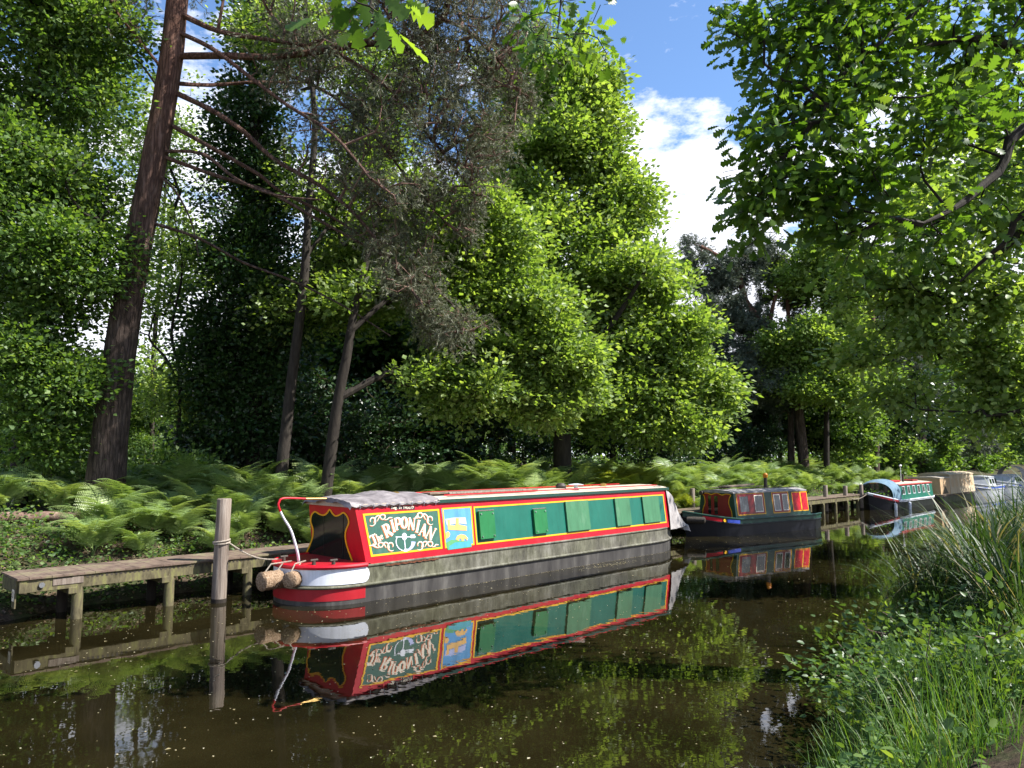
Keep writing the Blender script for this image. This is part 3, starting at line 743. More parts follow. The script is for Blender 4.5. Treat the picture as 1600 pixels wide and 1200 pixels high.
# near bank trees farther along on the right
for px, Y, s, k in [(1690, 27, .62, 0), (1720, 34, .8, 1), (1660, 42, .8, 0), (1640, 55, 1.0, 1)]:
    o = copy_tree_obj(protos[k])
    o['label'] = 'green broadleaf tree closing in the towpath side at the right edge'; o['group'] = 'trees along the towpath side'
    p = at(px, 740, Y); p[2] = .8
    o.location = tuple(p); o.rotation_euler = (0, 0, rnd.uniform(0, 6.28)); o.scale = (s, s, s)

# --- shrubs under the trees
def shrub(name, label, p, rx, rz, n, leafm, size, per=34, up=.6, group=None, cat='shrub', tpl=KITE):
    p = np.array(p, float)
    root = empty(name, p, 0, label, cat, group)
    tips = sample_blobs([(p + np.array((0, 0, rz * .75)), np.array((rx, rx * .8, rz)), n)])
    tips[:, 2] = np.maximum(tips[:, 2], p[2] + .12)
    sk = [smooth_path([p + np.array((a * .15, b * .15, -.1)), p + np.array((a * .3 * rx, b * .3 * rx, rz * .5)), p + np.array((a * .5 * rx, b * .5 * rx, rz))], [.03, .022, .01]) for a, b in ((1, 0), (-.5, .8), (-.5, -.8))]
    A, rad, E, O, n0 = grow(sk, tips, .004, .4, .42)
    tb = MB()
    for i, (P, r) in enumerate(sk): tb.tube(P - p, r, 6)
    V, F = twig_arrays(A, rad, E, n0, 3)
    tb.add(V - p, F); tb.build('stems', TWIG, root)
    V, F, tt = clump_leaves(tips, O, per, .2, .13, size, tpl, up)
    link('foliage', np_mesh('foliage', V - p, F, tt), leafm, root)
    return root
def on_ground(px, Y): p = at(px, 740, Y); p[2] = ground_at(p) - .02; return p
def on_v(px, v):
    k = (px - 800) / FPX; return on_ground(px, v / (.695 - .719 * k))
for px, Y, rx, rz, n, lab in [(560, 21.5, 1.6, 1.7, 170, 'dark rhododendron bush just right of the leaning tree foot'), (650, 22, 1.8, 1.9, 200, 'tall dark rhododendron bush behind the boat roof canvas'),
                              (740, 22.5, 1.5, 1.5, 150, 'dark rhododendron bush below the mossy limb tip'), (350, 21, 1.3, 1.2, 110, 'dark bush at the foot of the ivy clad trunk'), (830, 24, 1.3, 1.3, 110, 'dark bush beneath the left side of the big oak'),
                              (1010, 28, 1.6, 1.5, 120, 'dark bush beneath the right side of the big oak'), (1120, 31, 1.5, 2.2, 130, 'dark holly bush behind the second boat'), (1170, 33, 1.6, 1.9, 120, 'dark bush left of the paired pine trunks'), (460, 23, 1.3, 1.6, 120, 'dark bush behind the slim grey stem')]:
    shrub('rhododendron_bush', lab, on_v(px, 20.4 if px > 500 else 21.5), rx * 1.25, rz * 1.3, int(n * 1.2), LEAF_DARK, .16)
for px, Y, rx, rz, n, lab in [(110, 17.5, .9, .75, 100, 'sunlit laurel bush left of the leaning pine foot'), (245, 19, 1.0, .85, 100, 'sunlit laurel bush right of the leaning pine foot'), (40, 18.5, 1.0, 1.0, 90, 'leafy laurel bush at the far left edge'), (310, 19, .8, .7, 70, 'low laurel bush before the ivy clad trunk')]:
    shrub('laurel_bush', lab, on_ground(px, Y), rx, rz, n, LEAF_BEECH, .12)
for k in range(13):
    u_ = 47 + 4.2 * k; p_ = uv(u_, 17.6 + rnd.uniform(-.8, 1.6)); p_[2] = 1.1
    shrub('laurel_bush', 'green bush in the row behind the farthest boats', p_, rnd.uniform(1.7, 2.4), rnd.uniform(1.5, 2.3), 90, LEAF_BEECH if k % 3 else LEAF_BRIGHT, .3, 24, group='bushes behind the farthest boats')
b_ = base_at(238, 27)
tree('birch_tree', 'loose bright leaved tree seen through the gap right of the pine trunk', 'tree', b_,
     [([b_, at(240, 560, 27), at(252, 400, 27), at(262, 240, 27), at(270, 120, 27)], [.1, .085, .06, .04, .02])],
     [blob(250, 470, 27, 1.5, 1.6, 45), blob(262, 320, 27, 1.5, 1.8, 50), blob(272, 180, 27, 1.3, 1.4, 40), blob(310, 420, 27.5, 1.2, 1.4, 70), blob(230, 600, 26.6, 1.6, 1.0, 80)], LEAF_BRIGHT, BARK, BARK_D, per=26, sh=.3, sv=.2, size=.16)
b_ = base_at(272, 21)
tree('sapling', 'thin crooked sapling in the bright gap right of the pine', 'tree', b_,
     [([b_, at(282, 600, 21), at(268, 520, 21), at(285, 420, 21), at(270, 330, 21)], [.06, .05, .04, .03, .015]), (pp([(300, 660), (265, 570), (240, 540)], 21.4, .5), [.06, .045, .03])],
     [blob(275, 380, 21, .8, .9, 40), blob(250, 250, 22, 1.2, 1.4, 80), blob(290, 620, 21.5, .8, .6, 50), blob(240, 470, 22, .9, 1.0, 36), blob(300, 460, 22.5, .6, .9, 26)], LEAF_BRIGHT, BARK_D, BARK_D, per=34, sh=.28, sv=.15, size=.12)

# ------------------------------------------------------------------ ferns
def make_fern(seed, leafm, L0=1.05, nf=9):
    rg = np.random.default_rng(seed)
    Vs, Fs, ts = [], [], []
    nb = 0
    for fi in range(nf):
        az = 2 * math.pi * fi / nf + rg.uniform(-.3, .3)
        Lf = L0 * rg.uniform(.75, 1.15); e0 = R(rg.uniform(58, 82)); e1 = R(rg.uniform(-28, 8))
        n = 22
        t = np.linspace(0, 1, n)
        el = e0 + (e1 - e0) * np.clip((t - .25) / .75, 0, 1) ** .9
        ds = Lf / (n - 1)
        x = np.concatenate([[0], np.cumsum(np.cos(el[:-1]) * ds)]); z = np.concatenate([[0], np.cumsum(np.sin(el[:-1]) * ds)])
        h = np.array((math.cos(az), math.sin(az), 0)); sd = np.array((-math.sin(az), math.cos(az), 0))
        C = x[:, None] * h + np.array((0, 0, 1.)) * z[:, None]
        T = np.cos(el)[:, None] * h + np.sin(el)[:, None] * np.array((0, 0, 1.))
        Nn = np.cross(T, sd)
        if Nn[-1][2] < 0: Nn = -Nn
        P, D, Nm, Sz = [], [], [], []
        for i in range(5, n):
            q = (t[i] - t[4]) / (1 - t[4])
            ln = Lf * .36 * (1 - q) ** .8 * (.55 + .45 * min(1, q * 6)) + .012
            for sg in (-1, 1):
                d = nrm(sd * sg * .92 + T[i] * .38 - Nn[i] * .12 + rg.normal(size=3) * .05)
                m = max(3, int(ln / .024))
                for j in range(m):
                    s_ = (j + .6) / m
                    pl = .3 * ln * (1 - s_) * .55 + .016
                    c = C[i] + d * (ln * s_) - np.array((0, 0, .10)) * (ln * s_ * s_)
                    pd = np.cross(Nn[i], d)
                    for s2 in (-1, 1):
                        P.append(c); D.append(pd * s2 * .9 + d * .5); Nm.append(Nn[i]); Sz.append(pl)
        V, F, tt = leaf_cloud(np.array(P), np.array(D), np.array(Nm), np.array(Sz), KITE, .95, np.full(len(P), rg.uniform(0, 1)) * .7 + rg.random(len(P)) * .3)
        Vs.append(V); Fs.append(F + nb); ts.append(tt); nb += len(V)
        # stem
        A = C; x_ = sd * .004
        SV = np.concatenate([A - x_, A + x_, A + Nn * .006]); k = n
        SF = np.array([(a, b, c) for i in range(n - 1) for a, b, c in ((i, i + 1, k + i), (k + i, i + 1, k + i + 1), (k + i, k + i + 1, 2 * k + i), (2 * k + i, k + i + 1, 2 * k + i + 1))])
        Vs.append(SV); Fs.append(SF + nb); ts.append(np.full(len(SV), .3)); nb += len(SV)
    return np_mesh('bracken_fern', np.concatenate(Vs), np.concatenate(Fs), np.concatenate(ts))
fern_me = [make_fern(s, LEAF_FERN, 1.1) for s in (1, 2, 3)]
for m_ in fern_me: m_.materials.append(LEAF_FERN)
fern_y = [make_fern(s, LEAF_FERN_Y, 1.1, 11) for s in (8, 9)]
for m_ in fern_y: m_.materials.append(LEAF_FERN_Y)
nfern = 0
def fern(u, v, s, young=False, lab=None, grp=None):
    global nfern
    me = (fern_y if young else fern_me)[rnd.randrange(2 if young else 3)]
    o = bpy.data.objects.new('bracken_fern', me); COL.objects.link(o)
    p = uv(u, v, gz(u, v) - .03)
    o.location = tuple(p); o.scale = (s, s, s * rnd.uniform(.85, 1.1))
    o.rotation_euler = (rnd.uniform(-.12, .12), rnd.uniform(-.12, .12), rnd.uniform(0, 6.28))
    tag(o, lab or ('yellow green young bracken by the bow of the second boat' if young else 'arching green bracken fern in the bank behind the moorings'), 'fern',
        grp or ('young bracken by the second boat' if young else 'bracken along the far bank'))
    nfern += 1
for row, (v0, du, s0) in enumerate([(14.9, .72, 1.0), (15.7, .72, 1.25), (16.7, .78, 1.45), (18.0, .9, 1.55)]):
    u = .5 + row * .2
    while u < 50:
        uu, vv = u + rnd.uniform(-.25, .25), v0 + rnd.uniform(-.35, .35)
        p = uv(uu, vv); px = 800 + FPX * p[0] / p[1]
        ok = not (px < 150 and vv < 17.7) and not (px < 330 and row == 0 and px > 262)
        if ok and nfern < 292: fern(uu, vv, s0 * rnd.uniform(.75, 1.15), 20.8 < uu < 24.5 and row < 3)
        u += du * (1 + max(0, (u - 14)) * .02)
for px, py in [(190, 840), (250, 835), (150, 830), (225, 815)]:
    p = atz(px, py, .85); fern(UX * p[0] + UY * p[1], -UY * p[0] + UX * p[1], .85, False, 'broad silvery fern drooping over the bank behind the near jetty', 'ferns drooping over the near jetty')

# ground cover
def cover(name, n, ur, vr, size, leafm, zoff, tpl=OVATE, up=1.2, lab=None, cond=None, ztop=.18, pw=1.0):
    u = ur[0] + (ur[1] - ur[0]) * RNG.random(n) ** pw; v = RNG.uniform(vr[0], vr[1], n)
    z = ground_z(edge(u, v)) + bumpy(u, v)
    P = np.stack([UX * u - UY * v, UY * u + UX * v, z + zoff + RNG.random(n) ** 1.6 * ztop * (1 + .8 * np.sin(u * 2.3) * np.sin(v * 3.1))], -1)
    k = z > .02
    if cond is not None: k &= cond(u, v, P)
    P = P[k]; n = len(P)
    V, F, tt = leaf_cloud(P, RNG.normal(size=(n, 3)) * np.array((1, 1, .4)), nrm(RNG.normal(size=(n, 3)) + np.array((0, 0, up))), size * RNG.uniform(.6, 1.3, n), tpl, 1.2)
    o = link(name, np_mesh(name, V, F, tt), leafm)
    return tag(o, lab, 'ground cover', None, 'stuff')
cover('ivy_ground_cover', 40000, (-1, 48), (13.9, 17.5), .075, LEAF_BEECH, .02, lab='low ivy and bramble leaves covering the far bank slope', ztop=.35, pw=1.7)
cover('fallen_leaf_litter', 14000, (-1, 30), (13.6, 16.5), .06, LITTER, .004, lab='brown dead leaves and twigs on the far bank edge', ztop=.03, up=2, pw=1.5)

def far_wood():
    n = 9000
    u = RNG.uniform(-60, 260, n); v = RNG.uniform(46, 66, n) - np.clip((u - 60) * .12, 0, 18)
    left = np.clip((u + 20) / 45, 0, 1)
    z = 1.2 + RNG.random(n) ** 1.2 * (3.2 + 8 * left) * (.8 + .2 * np.sin(u * .35) * np.sin(u * .13 + 1))
    C = np.stack([UX * u - UY * v, UY * u + UX * v, z], -1)
    u2 = RNG.uniform(70, 220, 2600); v2 = RNG.uniform(-16, -4, 2600)
    z2 = .8 + RNG.random(2600) * 10
    C = np.concatenate([C, np.stack([UX * u2 - UY * v2, UY * u2 + UX * v2, z2], -1)])
    # the canal bends out of sight behind trees far away
    u3 = RNG.uniform(125, 160, 2600); v3 = RNG.uniform(-6, 40, 2600); z3 = .3 + RNG.random(2600) * 12
    C = np.concatenate([C, np.stack([UX * u3 - UY * v3, UY * u3 + UX * v3, z3], -1)])
    V, F, tt = clump_leaves(C, np.zeros_like(C), 14, .75, .5, .55, KITE, .6)
    tag(link('far_woodland', np_mesh('far_woodland', V, F, tt), LEAF_BEECH), 'distant mass of green woodland closing off the view between the trunks', 'woodland', None, 'stuff')
far_wood()

# ------------------------------------------------------------------ the near narrowboat
RED = paint('red_gloss_paint', (.50, .006, .018), .25, .10, (.6, .2, .2))
REDD = paint('old_red_paint', (.36, .010, .018), .3, .15)
GREEN = paint('green_gloss_paint', (.010, .125, .088), .2, .2, (.10, .24, .19))
GREEN_F = paint('faded_green_paint', (.035, .115, .085), .35, .35, (.16, .22, .19), 6)
SHUT = paint('bright_green_paint', (.012, .15, .045), .3, .2, (.1, .25, .12))
SHUT_F = paint('faded_shutter_paint', (.05, .175, .085), .45, .45, (.17, .28, .19), 2.2)
YELLOW = paint('yellow_line_paint', (.80, .42, .012), .3, .1)
WHITE = paint('white_gloss_paint', (.72, .75, .82), .25, .15, (.5, .5, .48))
CREAM = paint('cream_lettering_paint', (.80, .70, .56), .4, .1)
ORANGE = paint('orange_lettering_paint', (.68, .16, .05), .4, .1)
BLACKP = paint('black_hull_paint', (.012, .013, .018), .3, .3, (.07, .07, .065))
NAVY = paint('dark_bluish_hull_paint', (.007, .0075, .012), .22, .1, (.05, .05, .06))
GREEN_D = paint('dark_green_boat_paint', (.012, .050, .036), .2, .12, (.06, .12, .1))
def weathered():
    m, t, b = mat('weathered_grey_hull')
    n1 = tex_noise(t, 3.6, 10, .78, (1, 1, .5)); n2 = tex_noise(t, 13, 8, .75, (1, 1, .16)); n3 = tex_noise(t, .9, 4, .6)
    a = ramp_node(t, n1.outputs[0], [(.3, (.045, .042, .035)), (.5, (.135, .128, .108)), (.68, (.27, .26, .23))])
    g = ramp_node(t, n2.outputs[0], [(.36, (.62, .62, .54)), (.55, (1, 1, 1))])
    f = ramp_node(t, n3.outputs[0], [(.35, (1, 1, 1)), (.65, (.86, .9, .72))])
    mu = t.nodes.new('ShaderNodeMix'); mu.data_type = 'RGBA'; mu.blend_type = 'MULTIPLY'; mu.inputs[0].default_value = .9
    m2 = t.nodes.new('ShaderNodeMix'); m2.data_type = 'RGBA'; m2.blend_type = 'MULTIPLY'; m2.inputs[0].default_value = 1
    t.links.new(a.outputs[0], mu.inputs[6]); t.links.new(g.outputs[0], mu.inputs[7])
    t.links.new(mu.outputs[2], m2.inputs[6]); t.links.new(f.outputs[0], m2.inputs[7])
    t.links.new(m2.outputs[2], b.inputs['Base Color']); setp(b, rough=.7, spec=.3); bump(t, b, n1.outputs[0], .2, .01)
    return m
WEATH = weathered()
HULL_D = noise_mat('dirty_black_hull', [(.3, (.024, .022, .022)), (.55, (.060, .056, .053)), (.75, (.14, .132, .12))], 3, .5, (1, 1, .2), .1, .01, .4)
ROOFM = noise_mat('cream_roof_paint', [(.3, (.34, .28, .21)), (.6, (.52, .45, .36)), (.75, (.62, .57, .48))], 4, .7, None, .1, .01)
CANVAS = noise_mat('grey_canvas', [(.3, (.19, .175, .17)), (.55, (.31, .29, .285)), (.75, (.42, .40, .385))], 5, .9, None, .5, .02)
TARP = noise_mat('worn_black_canvas', [(.3, (.08, .07, .075)), (.55, (.20, .18, .185)), (.75, (.33, .30, .30))], 3.5, .75, None, .5, .02)
GLASS, _t, _b = mat('dark_window_glass'); setp(_b, (.012, .018, .016), .04, .6)
DARKC, _t, _b = mat('dark_opening'); setp(_b, (.008, .014, .012), .12, .5)
CHROME, _t, _b = mat('bright_metal'); setp(_b, (.55, .55, .56), .25, .5, .9)
IRON = noise_mat('dark_iron', [(.3, (.02, .018, .016)), (.7, (.08, .065, .05))], 14, .6, None, .2)
BRASS, _t, _b = mat('aged_brass'); setp(_b, (.45, .30, .10), .35, .5, .8)
ROPE = noise_mat('pale_rope', [(.3, (.16, .13, .10)), (.7, (.42, .37, .30))], 40, .9, None, .6, .01)
COIR = noise_mat('coir_rope', [(.3, (.10, .06, .035)), (.5, (.27, .18, .11)), (.7, (.42, .32, .23))], 34, .95, None, 1.0, .03)
SKYB = paint('sky_blue_paint', (.09, .30, .58), .4, .3, (.3, .45, .6)); LILAC = paint('pale_lilac_paint', (.42, .46, .72), .4, .2)
SAND = paint('sandy_yellow_paint', (.72, .43, .14), .4, .2); TURQ = paint('turquoise_paint', (.06, .33, .42), .4, .2); MEADOW = paint('meadow_green_paint', (.10, .33, .14), .4, .2)

def hull_boat(root, Lh, hb, st_len, bow_len, ztop, zbot=-.35, pw=2.2, bw=1.6):
    pass
B1 = empty('narrowboat', (-4.16, 12.91, 0), R(46), 'long green and red narrowboat with a painted name panel and grey weathered hull', 'narrowboat')
O1 = np.array((-4.16, 12.91, 0.0)); C46, S46 = math.cos(R(46)), math.sin(R(46))
XT = .26; HB = .95; LB = 12.45; ST = 1.33; BO = 10.5
def half_beam(x):
    if x < ST: return HB * max(0.0, 1 - ((ST - x) / (ST - XT)) ** 2.3) ** .5
    if x > BO: return HB * max(0.0, 1 - ((x - BO) / (LB - BO)) ** 1.9)
    return HB
def outline(x0, x1, off=0.0, side=0, n=60):
    """hull plan from near side x1 round the stern to far side x1 (side 0), or one side"""
    xs = np.unique(np.concatenate([np.linspace(x0, x1, n), [ST] if x0 < ST < x1 else [], x0 + (min(ST, x1) - x0) * (np.linspace(0, 1, 18) ** 2.2) if x0 < ST else []]))
    pts = []
    for x in xs:
        pts.append((x, half_beam(x)))
    P = np.array(pts); T = np.gradient(P, axis=0); Nn = np.stack([-T[:, 1], T[:, 0]], -1); Nn = nrm(Nn)
    P = P + Nn * off
    if side: return [(p[0], side * p[1]) for p in P]
    a = [(p[0], -p[1]) for p in P[::-1]]; b = [(p[0], p[1]) for p in P]
    return a + (b if abs(b[0][1]) > 1e-4 else b[1:])
def strip(mb_, pts, z0, z1, m=0):
    mb_.grid([[(x, y, z0) for x, y in pts], [(x, y, z1) for x, y in pts]], m)
hull = MB(); ol = outline(XT, LB)
hull.grid([[(x, y, -.35) for x, y in ol], [(x, y, .30) for x, y in ol], [(x, y, .62) for x, y in ol]])
hull.f.append(tuple(range(2 * len(ol), 3 * len(ol))))
hb_ = hull.build('hull', HULL_D, B1)
m_ = MB()
for sd in (-1, 1):
    p_ = outline(ST + .0, 12.2, .006, sd)
    strip(m_, p_ if sd < 0 else p_[::-1], .325, .60)
m_.build('upper_side', WEATH, B1)
# stern paint: white band with a rounded forward end, red below
m_ = MB()
def band(z0, z1, xe, off, m):
    p_ = outline(XT, xe, off); strip(m, p_, z0, z1)
band(.34, .605, 1.30, .010, m_)
for k in range(6):                                     # rounded end
    a0, a1 = k / 6, (k + 1) / 6
    x0_, x1_ = 1.30 + .12 * a0, 1.30 + .12 * a1
    h0, h1 = .1325 * (1 - a0 ** 2) ** .5, .1325 * max(0, 1 - a1 ** 2) ** .5
    for sd in (-1, 1):
        y0_, y1_ = sd * (half_beam(x0_) + .010), sd * (half_beam(x1_) + .010)
        m_.add([(x0_, y0_, .4725 - h0), (x1_, y1_, .4725 - h1), (x1_, y1_, .4725 + h1), (x0_, y0_, .4725 + h0)], [(0, 1, 2, 3)])
m_.build('white_stern_band', WHITE, B1, True)
m_ = MB(); band(.075, .272, 1.34, .006, m_); m_.build('red_stern_band', REDD, B1, True)
# rubbing strakes and gunwale
m_ = MB(); p_ = outline(XT, 12.3, .02); m_.tube([(x, y, .30) for x, y in p_], .027, 8); m_.build('rubbing_strake', WEATH, B1, True)
m_ = MB(); p_ = outline(XT, 1.36, .012); m_.tube([(x, y, .64) for x, y in p_], .042, 8); m_.build('stern_rail', RED, B1, True)
m_ = MB()
for sd in (-1, 1):
    p_ = outline(1.37, 12.2, .004, sd); m_.tube([(x, y, .615) for x, y in p_], .024, 8)
m_.build('gunwale', WEATH, B1, True)
m_ = MB(); p_ = outline(XT + .03, 1.5, -.03); m_.v = [(x, y, .655) for x, y in p_]; m_.f = [tuple(range(len(p_)))]; m_.mi = [0]; m_.build('stern_deck', REDD, B1)
m_ = MB(); p_ = outline(11.0, 12.35, -.03); q_ = [(x, y) for x, y in p_]; m_.v = [(x, y, .632) for x, y in q_]; m_.f = [tuple(range(len(q_)))]; m_.mi = [0]; m_.build('bow_deck', HULL_D, B1)
# cabin
Z0, Z1 = .625, 1.66
def cw(z): return .885 - .13 * (z - Z0) / (Z1 - Z0)
def bx(z): return 1.40 - .19 * (z - Z0) / (Z1 - Z0)      # the aft bulkhead leans
XE = 11.3
def wall(x, z, off=0.0, sd=-1): return (x, sd * (cw(z) + off), z + off * .12)
m_ = MB()
m_.add([(bx(Z0), -cw(Z0), Z0), (XE, -cw(Z0), Z0), (XE, cw(Z0), Z0), (bx(Z0), cw(Z0), Z0), (bx(Z1), -cw(Z1), Z1), (XE, -cw(Z1), Z1), (XE, cw(Z1), Z1), (bx(Z1), cw(Z1), Z1)],
       [(0, 1, 5, 4), (1, 2, 6, 5), (2, 3, 7, 6), (3, 0, 4, 7)])
cab = m_.build('cabin', RED, B1)
m_ = MB()
rows = []
for x in (bx(Z1) - .03, 3, 6, 9, XE + .03):
    r_ = []
    for k in range(11):
        y = -(cw(Z1) + .03) + 2 * (cw(Z1) + .03) * k / 10
        r_.append((x, y, Z1 + .012 + .075 * (1 - (y / cw(Z1)) ** 2)))
    rows.append([(x, -(cw(Z1) + .03), Z1 - .05)] + r_ + [(x, cw(Z1) + .03, Z1 - .05)])
m_.grid(rows)
m_.f.append(tuple(range(len(rows[0])))); m_.mi.append(0)
roof = m_.build('roof', ROOFM, B1)
m_ = MB()
for sd in (-1, 1): m_.add([wall(3.1, 1.605, .037, sd), wall(XE + .03, 1.605, .037, sd), wall(XE + .03, 1.672, .037, sd), wall(3.1, 1.672, .037, sd)], [(0, 1, 2, 3)])
m_.build('roof_edge', GREEN_D, roof)
# photo pixel -> wall plane of the near cabin side
def W1(px, py, off=0.0):
    d = ray(px, py)
    dl = np.array((d[0] * C46 + d[1] * S46, -d[0] * S46 + d[1] * C46, d[2]))
    o = np.array((0, 0, EYE)) - O1; ol_ = np.array((o[0] * C46 + o[1] * S46, -o[0] * S46 + o[1] * C46, o[2]))
    # plane: y + cw0 - k (z-Z0) = 0
    k = .13 / (Z1 - Z0); c0 = .885
    t = -(ol_[1] + c0 - k * (ol_[2] - Z0)) / (dl[1] - k * dl[2])
    p = ol_ + dl * t
    return wall(p[0], p[2], off)
def WB(px, py, off=0.0):                        # aft bulkhead plane
    d = ray(px, py)
    dl = np.array((d[0] * C46 + d[1] * S46, -d[0] * S46 + d[1] * C46, d[2]))
    o = np.array((0, 0, EYE)) - O1; ol_ = np.array((o[0] * C46 + o[1] * S46, -o[0] * S46 + o[1] * C46, o[2]))
    k = .19 / (Z1 - Z0)
    t = -(ol_[0] - 1.40 + k * (ol_[2] - Z0)) / (dl[0] + k * dl[2])
    p = ol_ + dl * t
    return (p[0] - off, p[1], p[2])
def rib(mb_, pts, wd, fn, off, px2m=None):
    """flat painted stroke: pts in picture units, wd half widths in the same units, fn maps to the panel"""
    P = np.array(pts, float); n = len(P)
    wds = wd if hasattr(wd, '__len__') else [wd] * n
    T = np.gradient(P, axis=0); Nn = nrm(np.stack([-T[:, 1], T[:, 0]], -1))
    a = [fn(*(P[i] + Nn[i] * wds[i]), off) for i in range(n)]; b = [fn(*(P[i] - Nn[i] * wds[i]), off) for i in range(n)]
    b0 = len(mb_.v); mb_.v += [tuple(q) for q in a + b]
    for i in range(n - 1): mb_.f.append((b0 + i, b0 + i + 1, b0 + n + i + 1, b0 + n + i)); mb_.mi.append(0)
def quad_panel(name, x0, x1, z0, z1, off, m, parent, sd=-1, th=0.0):
    q = MB()
    A = [wall(x0, z0, off, sd), wall(x1, z0, off, sd), wall(x1, z1, off, sd), wall(x0, z1, off, sd)]
    q.add(A, [(0, 1, 2, 3)])
    return q.build(name, m, parent)
def frame_lines(name, x0, x1, z0, z1, wd, off, m, parent):
    q = MB()
    for a, b, c, d in ((x0, x1, z0, z0 + wd), (x0, x1, z1 - wd, z1), (x0, x0 + wd * 1.1, z0 + wd, z1 - wd), (x1 - wd * 1.1, x1, z0 + wd, z1 - wd)):
        q.add([wall(a, c, off), wall(b, c, off), wall(b, d, off), wall(a, d, off)], [(0, 1, 2, 3)])
    return q.build(name, m, parent)
zb, zt = .745, 1.50
# name panel is traced as a slight trapezium following the leaning bulkhead
npn = MB(); n0_, n1_ = 1.50, 3.16
npn.add([wall(n0_ - .0, zb, .004), wall(n1_, zb - .0, .004), wall(n1_ - .02, zt, .004), wall(n0_ - .13, zt, .004)], [(0, 1, 2, 3)])
name_panel = npn.build('name_panel', GREEN_F, B1)
q = MB(); wl = .034
A_ = [(n0_, zb), (n1_, zb), (n1_ - .02, zt), (n0_ - .13, zt)]
I_ = [(n0_ + wl * 1.1, zb + wl), (n1_ - wl * 1.2, zb + wl), (n1_ - .02 - wl * 1.2, zt - wl), (n0_ - .13 + wl * 1.3, zt - wl)]
for i in range(4):
    j = (i + 1) % 4; q.add([wall(*A_[i], .008), wall(*A_[j], .008), wall(*I_[j], .008), wall(*I_[i], .008)], [(0, 1, 2, 3)])
q.build('border', YELLOW, name_panel)
def CR(x, y, off): return W1(540 + x / 7.619, 780 + y / 7.619, off)
# lettering: strokes in a unit box (x right, y up), (points, half widths)
TK, TN, SR = .082, .036, .022
GL = {
 'R': (.78, [([(.16, 0), (.16, 1)], TK), ([(.16, .95), (.45, .97), (.62, .86), (.62, .64), (.45, .5), (.2, .5)], [.04, .06, .1, .1, .06, .04]), ([(.36, .5), (.55, .25), (.78, .03)], [.09, .1, .1]), ([(0, .03), (.34, .03)], SR), ([(0, .97), (.3, .97)], SR)]),
 'I': (.36, [([(.18, 0), (.18, 1)], TK), ([(0, .03), (.36, .03)], SR), ([(0, .97), (.36, .97)], SR)]),
 'P': (.7, [([(.16, 0), (.16, 1)], TK), ([(.16, .95), (.45, .97), (.64, .84), (.64, .6), (.45, .45), (.2, .46)], [.04, .06, .1, .1, .06, .04]), ([(0, .03), (.34, .03)], SR), ([(0, .97), (.3, .97)], SR)]),
 'O': (.8, [([(.4 + .32 * math.cos(a * math.pi / 8), .5 + .45 * math.sin(a * math.pi / 8)) for a in range(17)], [.05 + .06 * abs(math.cos(a * math.pi / 8)) for a in range(17)])]),
 'N': (.8, [([(.12, 0), (.12, 1)], TN), ([(.1, .97), (.7, .03)], TK), ([(.7, 0), (.7, 1)], TN), ([(0, .03), (.26, .03)], SR), ([(0, .97), (.2, .97)], SR), ([(.56, .97), (.84, .97)], SR)]),
 'A': (.8, [([(.12, .02), (.4, .98)], TN), ([(.38, .98), (.7, .02)], TK), ([(.22, .33), (.58, .33)], SR), ([(0, .03), (.26, .03)], SR), ([(.54, .03), (.86, .03)], SR)]),
 'T': (.7, [([(.02, .8), (.08, .98), (.68, .92), (.74, 1.02)], [.04, .06, .06, .03]), ([(.42, .95), (.36, .35), (.24, .02), (.02, .06), (.02, .2)], [.09, .1, .08, .05, .04])]),
 'h': (.55, [([(.18, 1), (.1, 0)], [.08, .07]), ([(.13, .4), (.34, .58), (.44, .45), (.38, .05), (.5, .05)], [.04, .06, .08, .07, .03])]),
 'e': (.5, [([(.1, .3), (.36, .4), (.34, .58), (.18, .56), (.08, .3), (.18, .04), (.4, .14)], [.03, .05, .05, .06, .08, .06, .03])]),
}
def letter(mb_, ch, cx, cy, h, ang, off, wsc=1.0, dx=0, dy=0, bold=0.0):
    wd, strokes = GL[ch]; ca, sa = math.cos(ang), math.sin(ang)
    for si, (pts, ws) in enumerate(strokes):
        if len(pts) > 2 and ch != 'O':
            pts2, ws2 = smooth_path([(p[0], p[1], 0) for p in pts], list(ws) if hasattr(ws, '__len__') else [ws] * len(pts), 4); pts2 = pts2[:, :2]
        else: pts2, ws2 = np.array(pts, float), (ws if hasattr(ws, '__len__') else [ws] * len(pts))
        Q = []
        for p in pts2:
            x = (p[0] - wd / 2) * h * wsc; y = (p[1] - .5) * h
            Q.append((cx + dx + x * ca + y * sa, cy + dy + x * sa - y * ca))
        rib(mb_, Q, [(w_ + bold) * h for w_ in ws2], CR, off + .00015 * si)
word = [('R', 492, 372, 158, -.38), ('I', 560, 318, 150, -.26), ('P', 618, 292, 146, -.14), ('O', 695, 278, 140, .0), ('N', 782, 292, 146, .10), ('I', 858, 322, 150, .2), ('A', 922, 362, 150, .28), ('N', 1010, 405, 158, .42)]
the = [('T', 335, 480, 120, -.5), ('h', 385, 458, 95, -.45), ('e', 424, 436, 80, -.45)]
q = MB()
for ch, x, y, h, a in word: letter(q, ch, x, y, h, a, .0085, .70, -7, 8, .010)
for ch, x, y, h, a in the: letter(q, ch, x, y, h, a, .0085, .85, -6, 7, .01)
q.build('lettering_shadow', ORANGE, name_panel)
q = MB()
for ch, x, y, h, a in word: letter(q, ch, x, y, h, a, .0105, .70)
for ch, x, y, h, a in the: letter(q, ch, x, y, h, a, .0105, .85)
q.build('lettering', CREAM, name_panel)
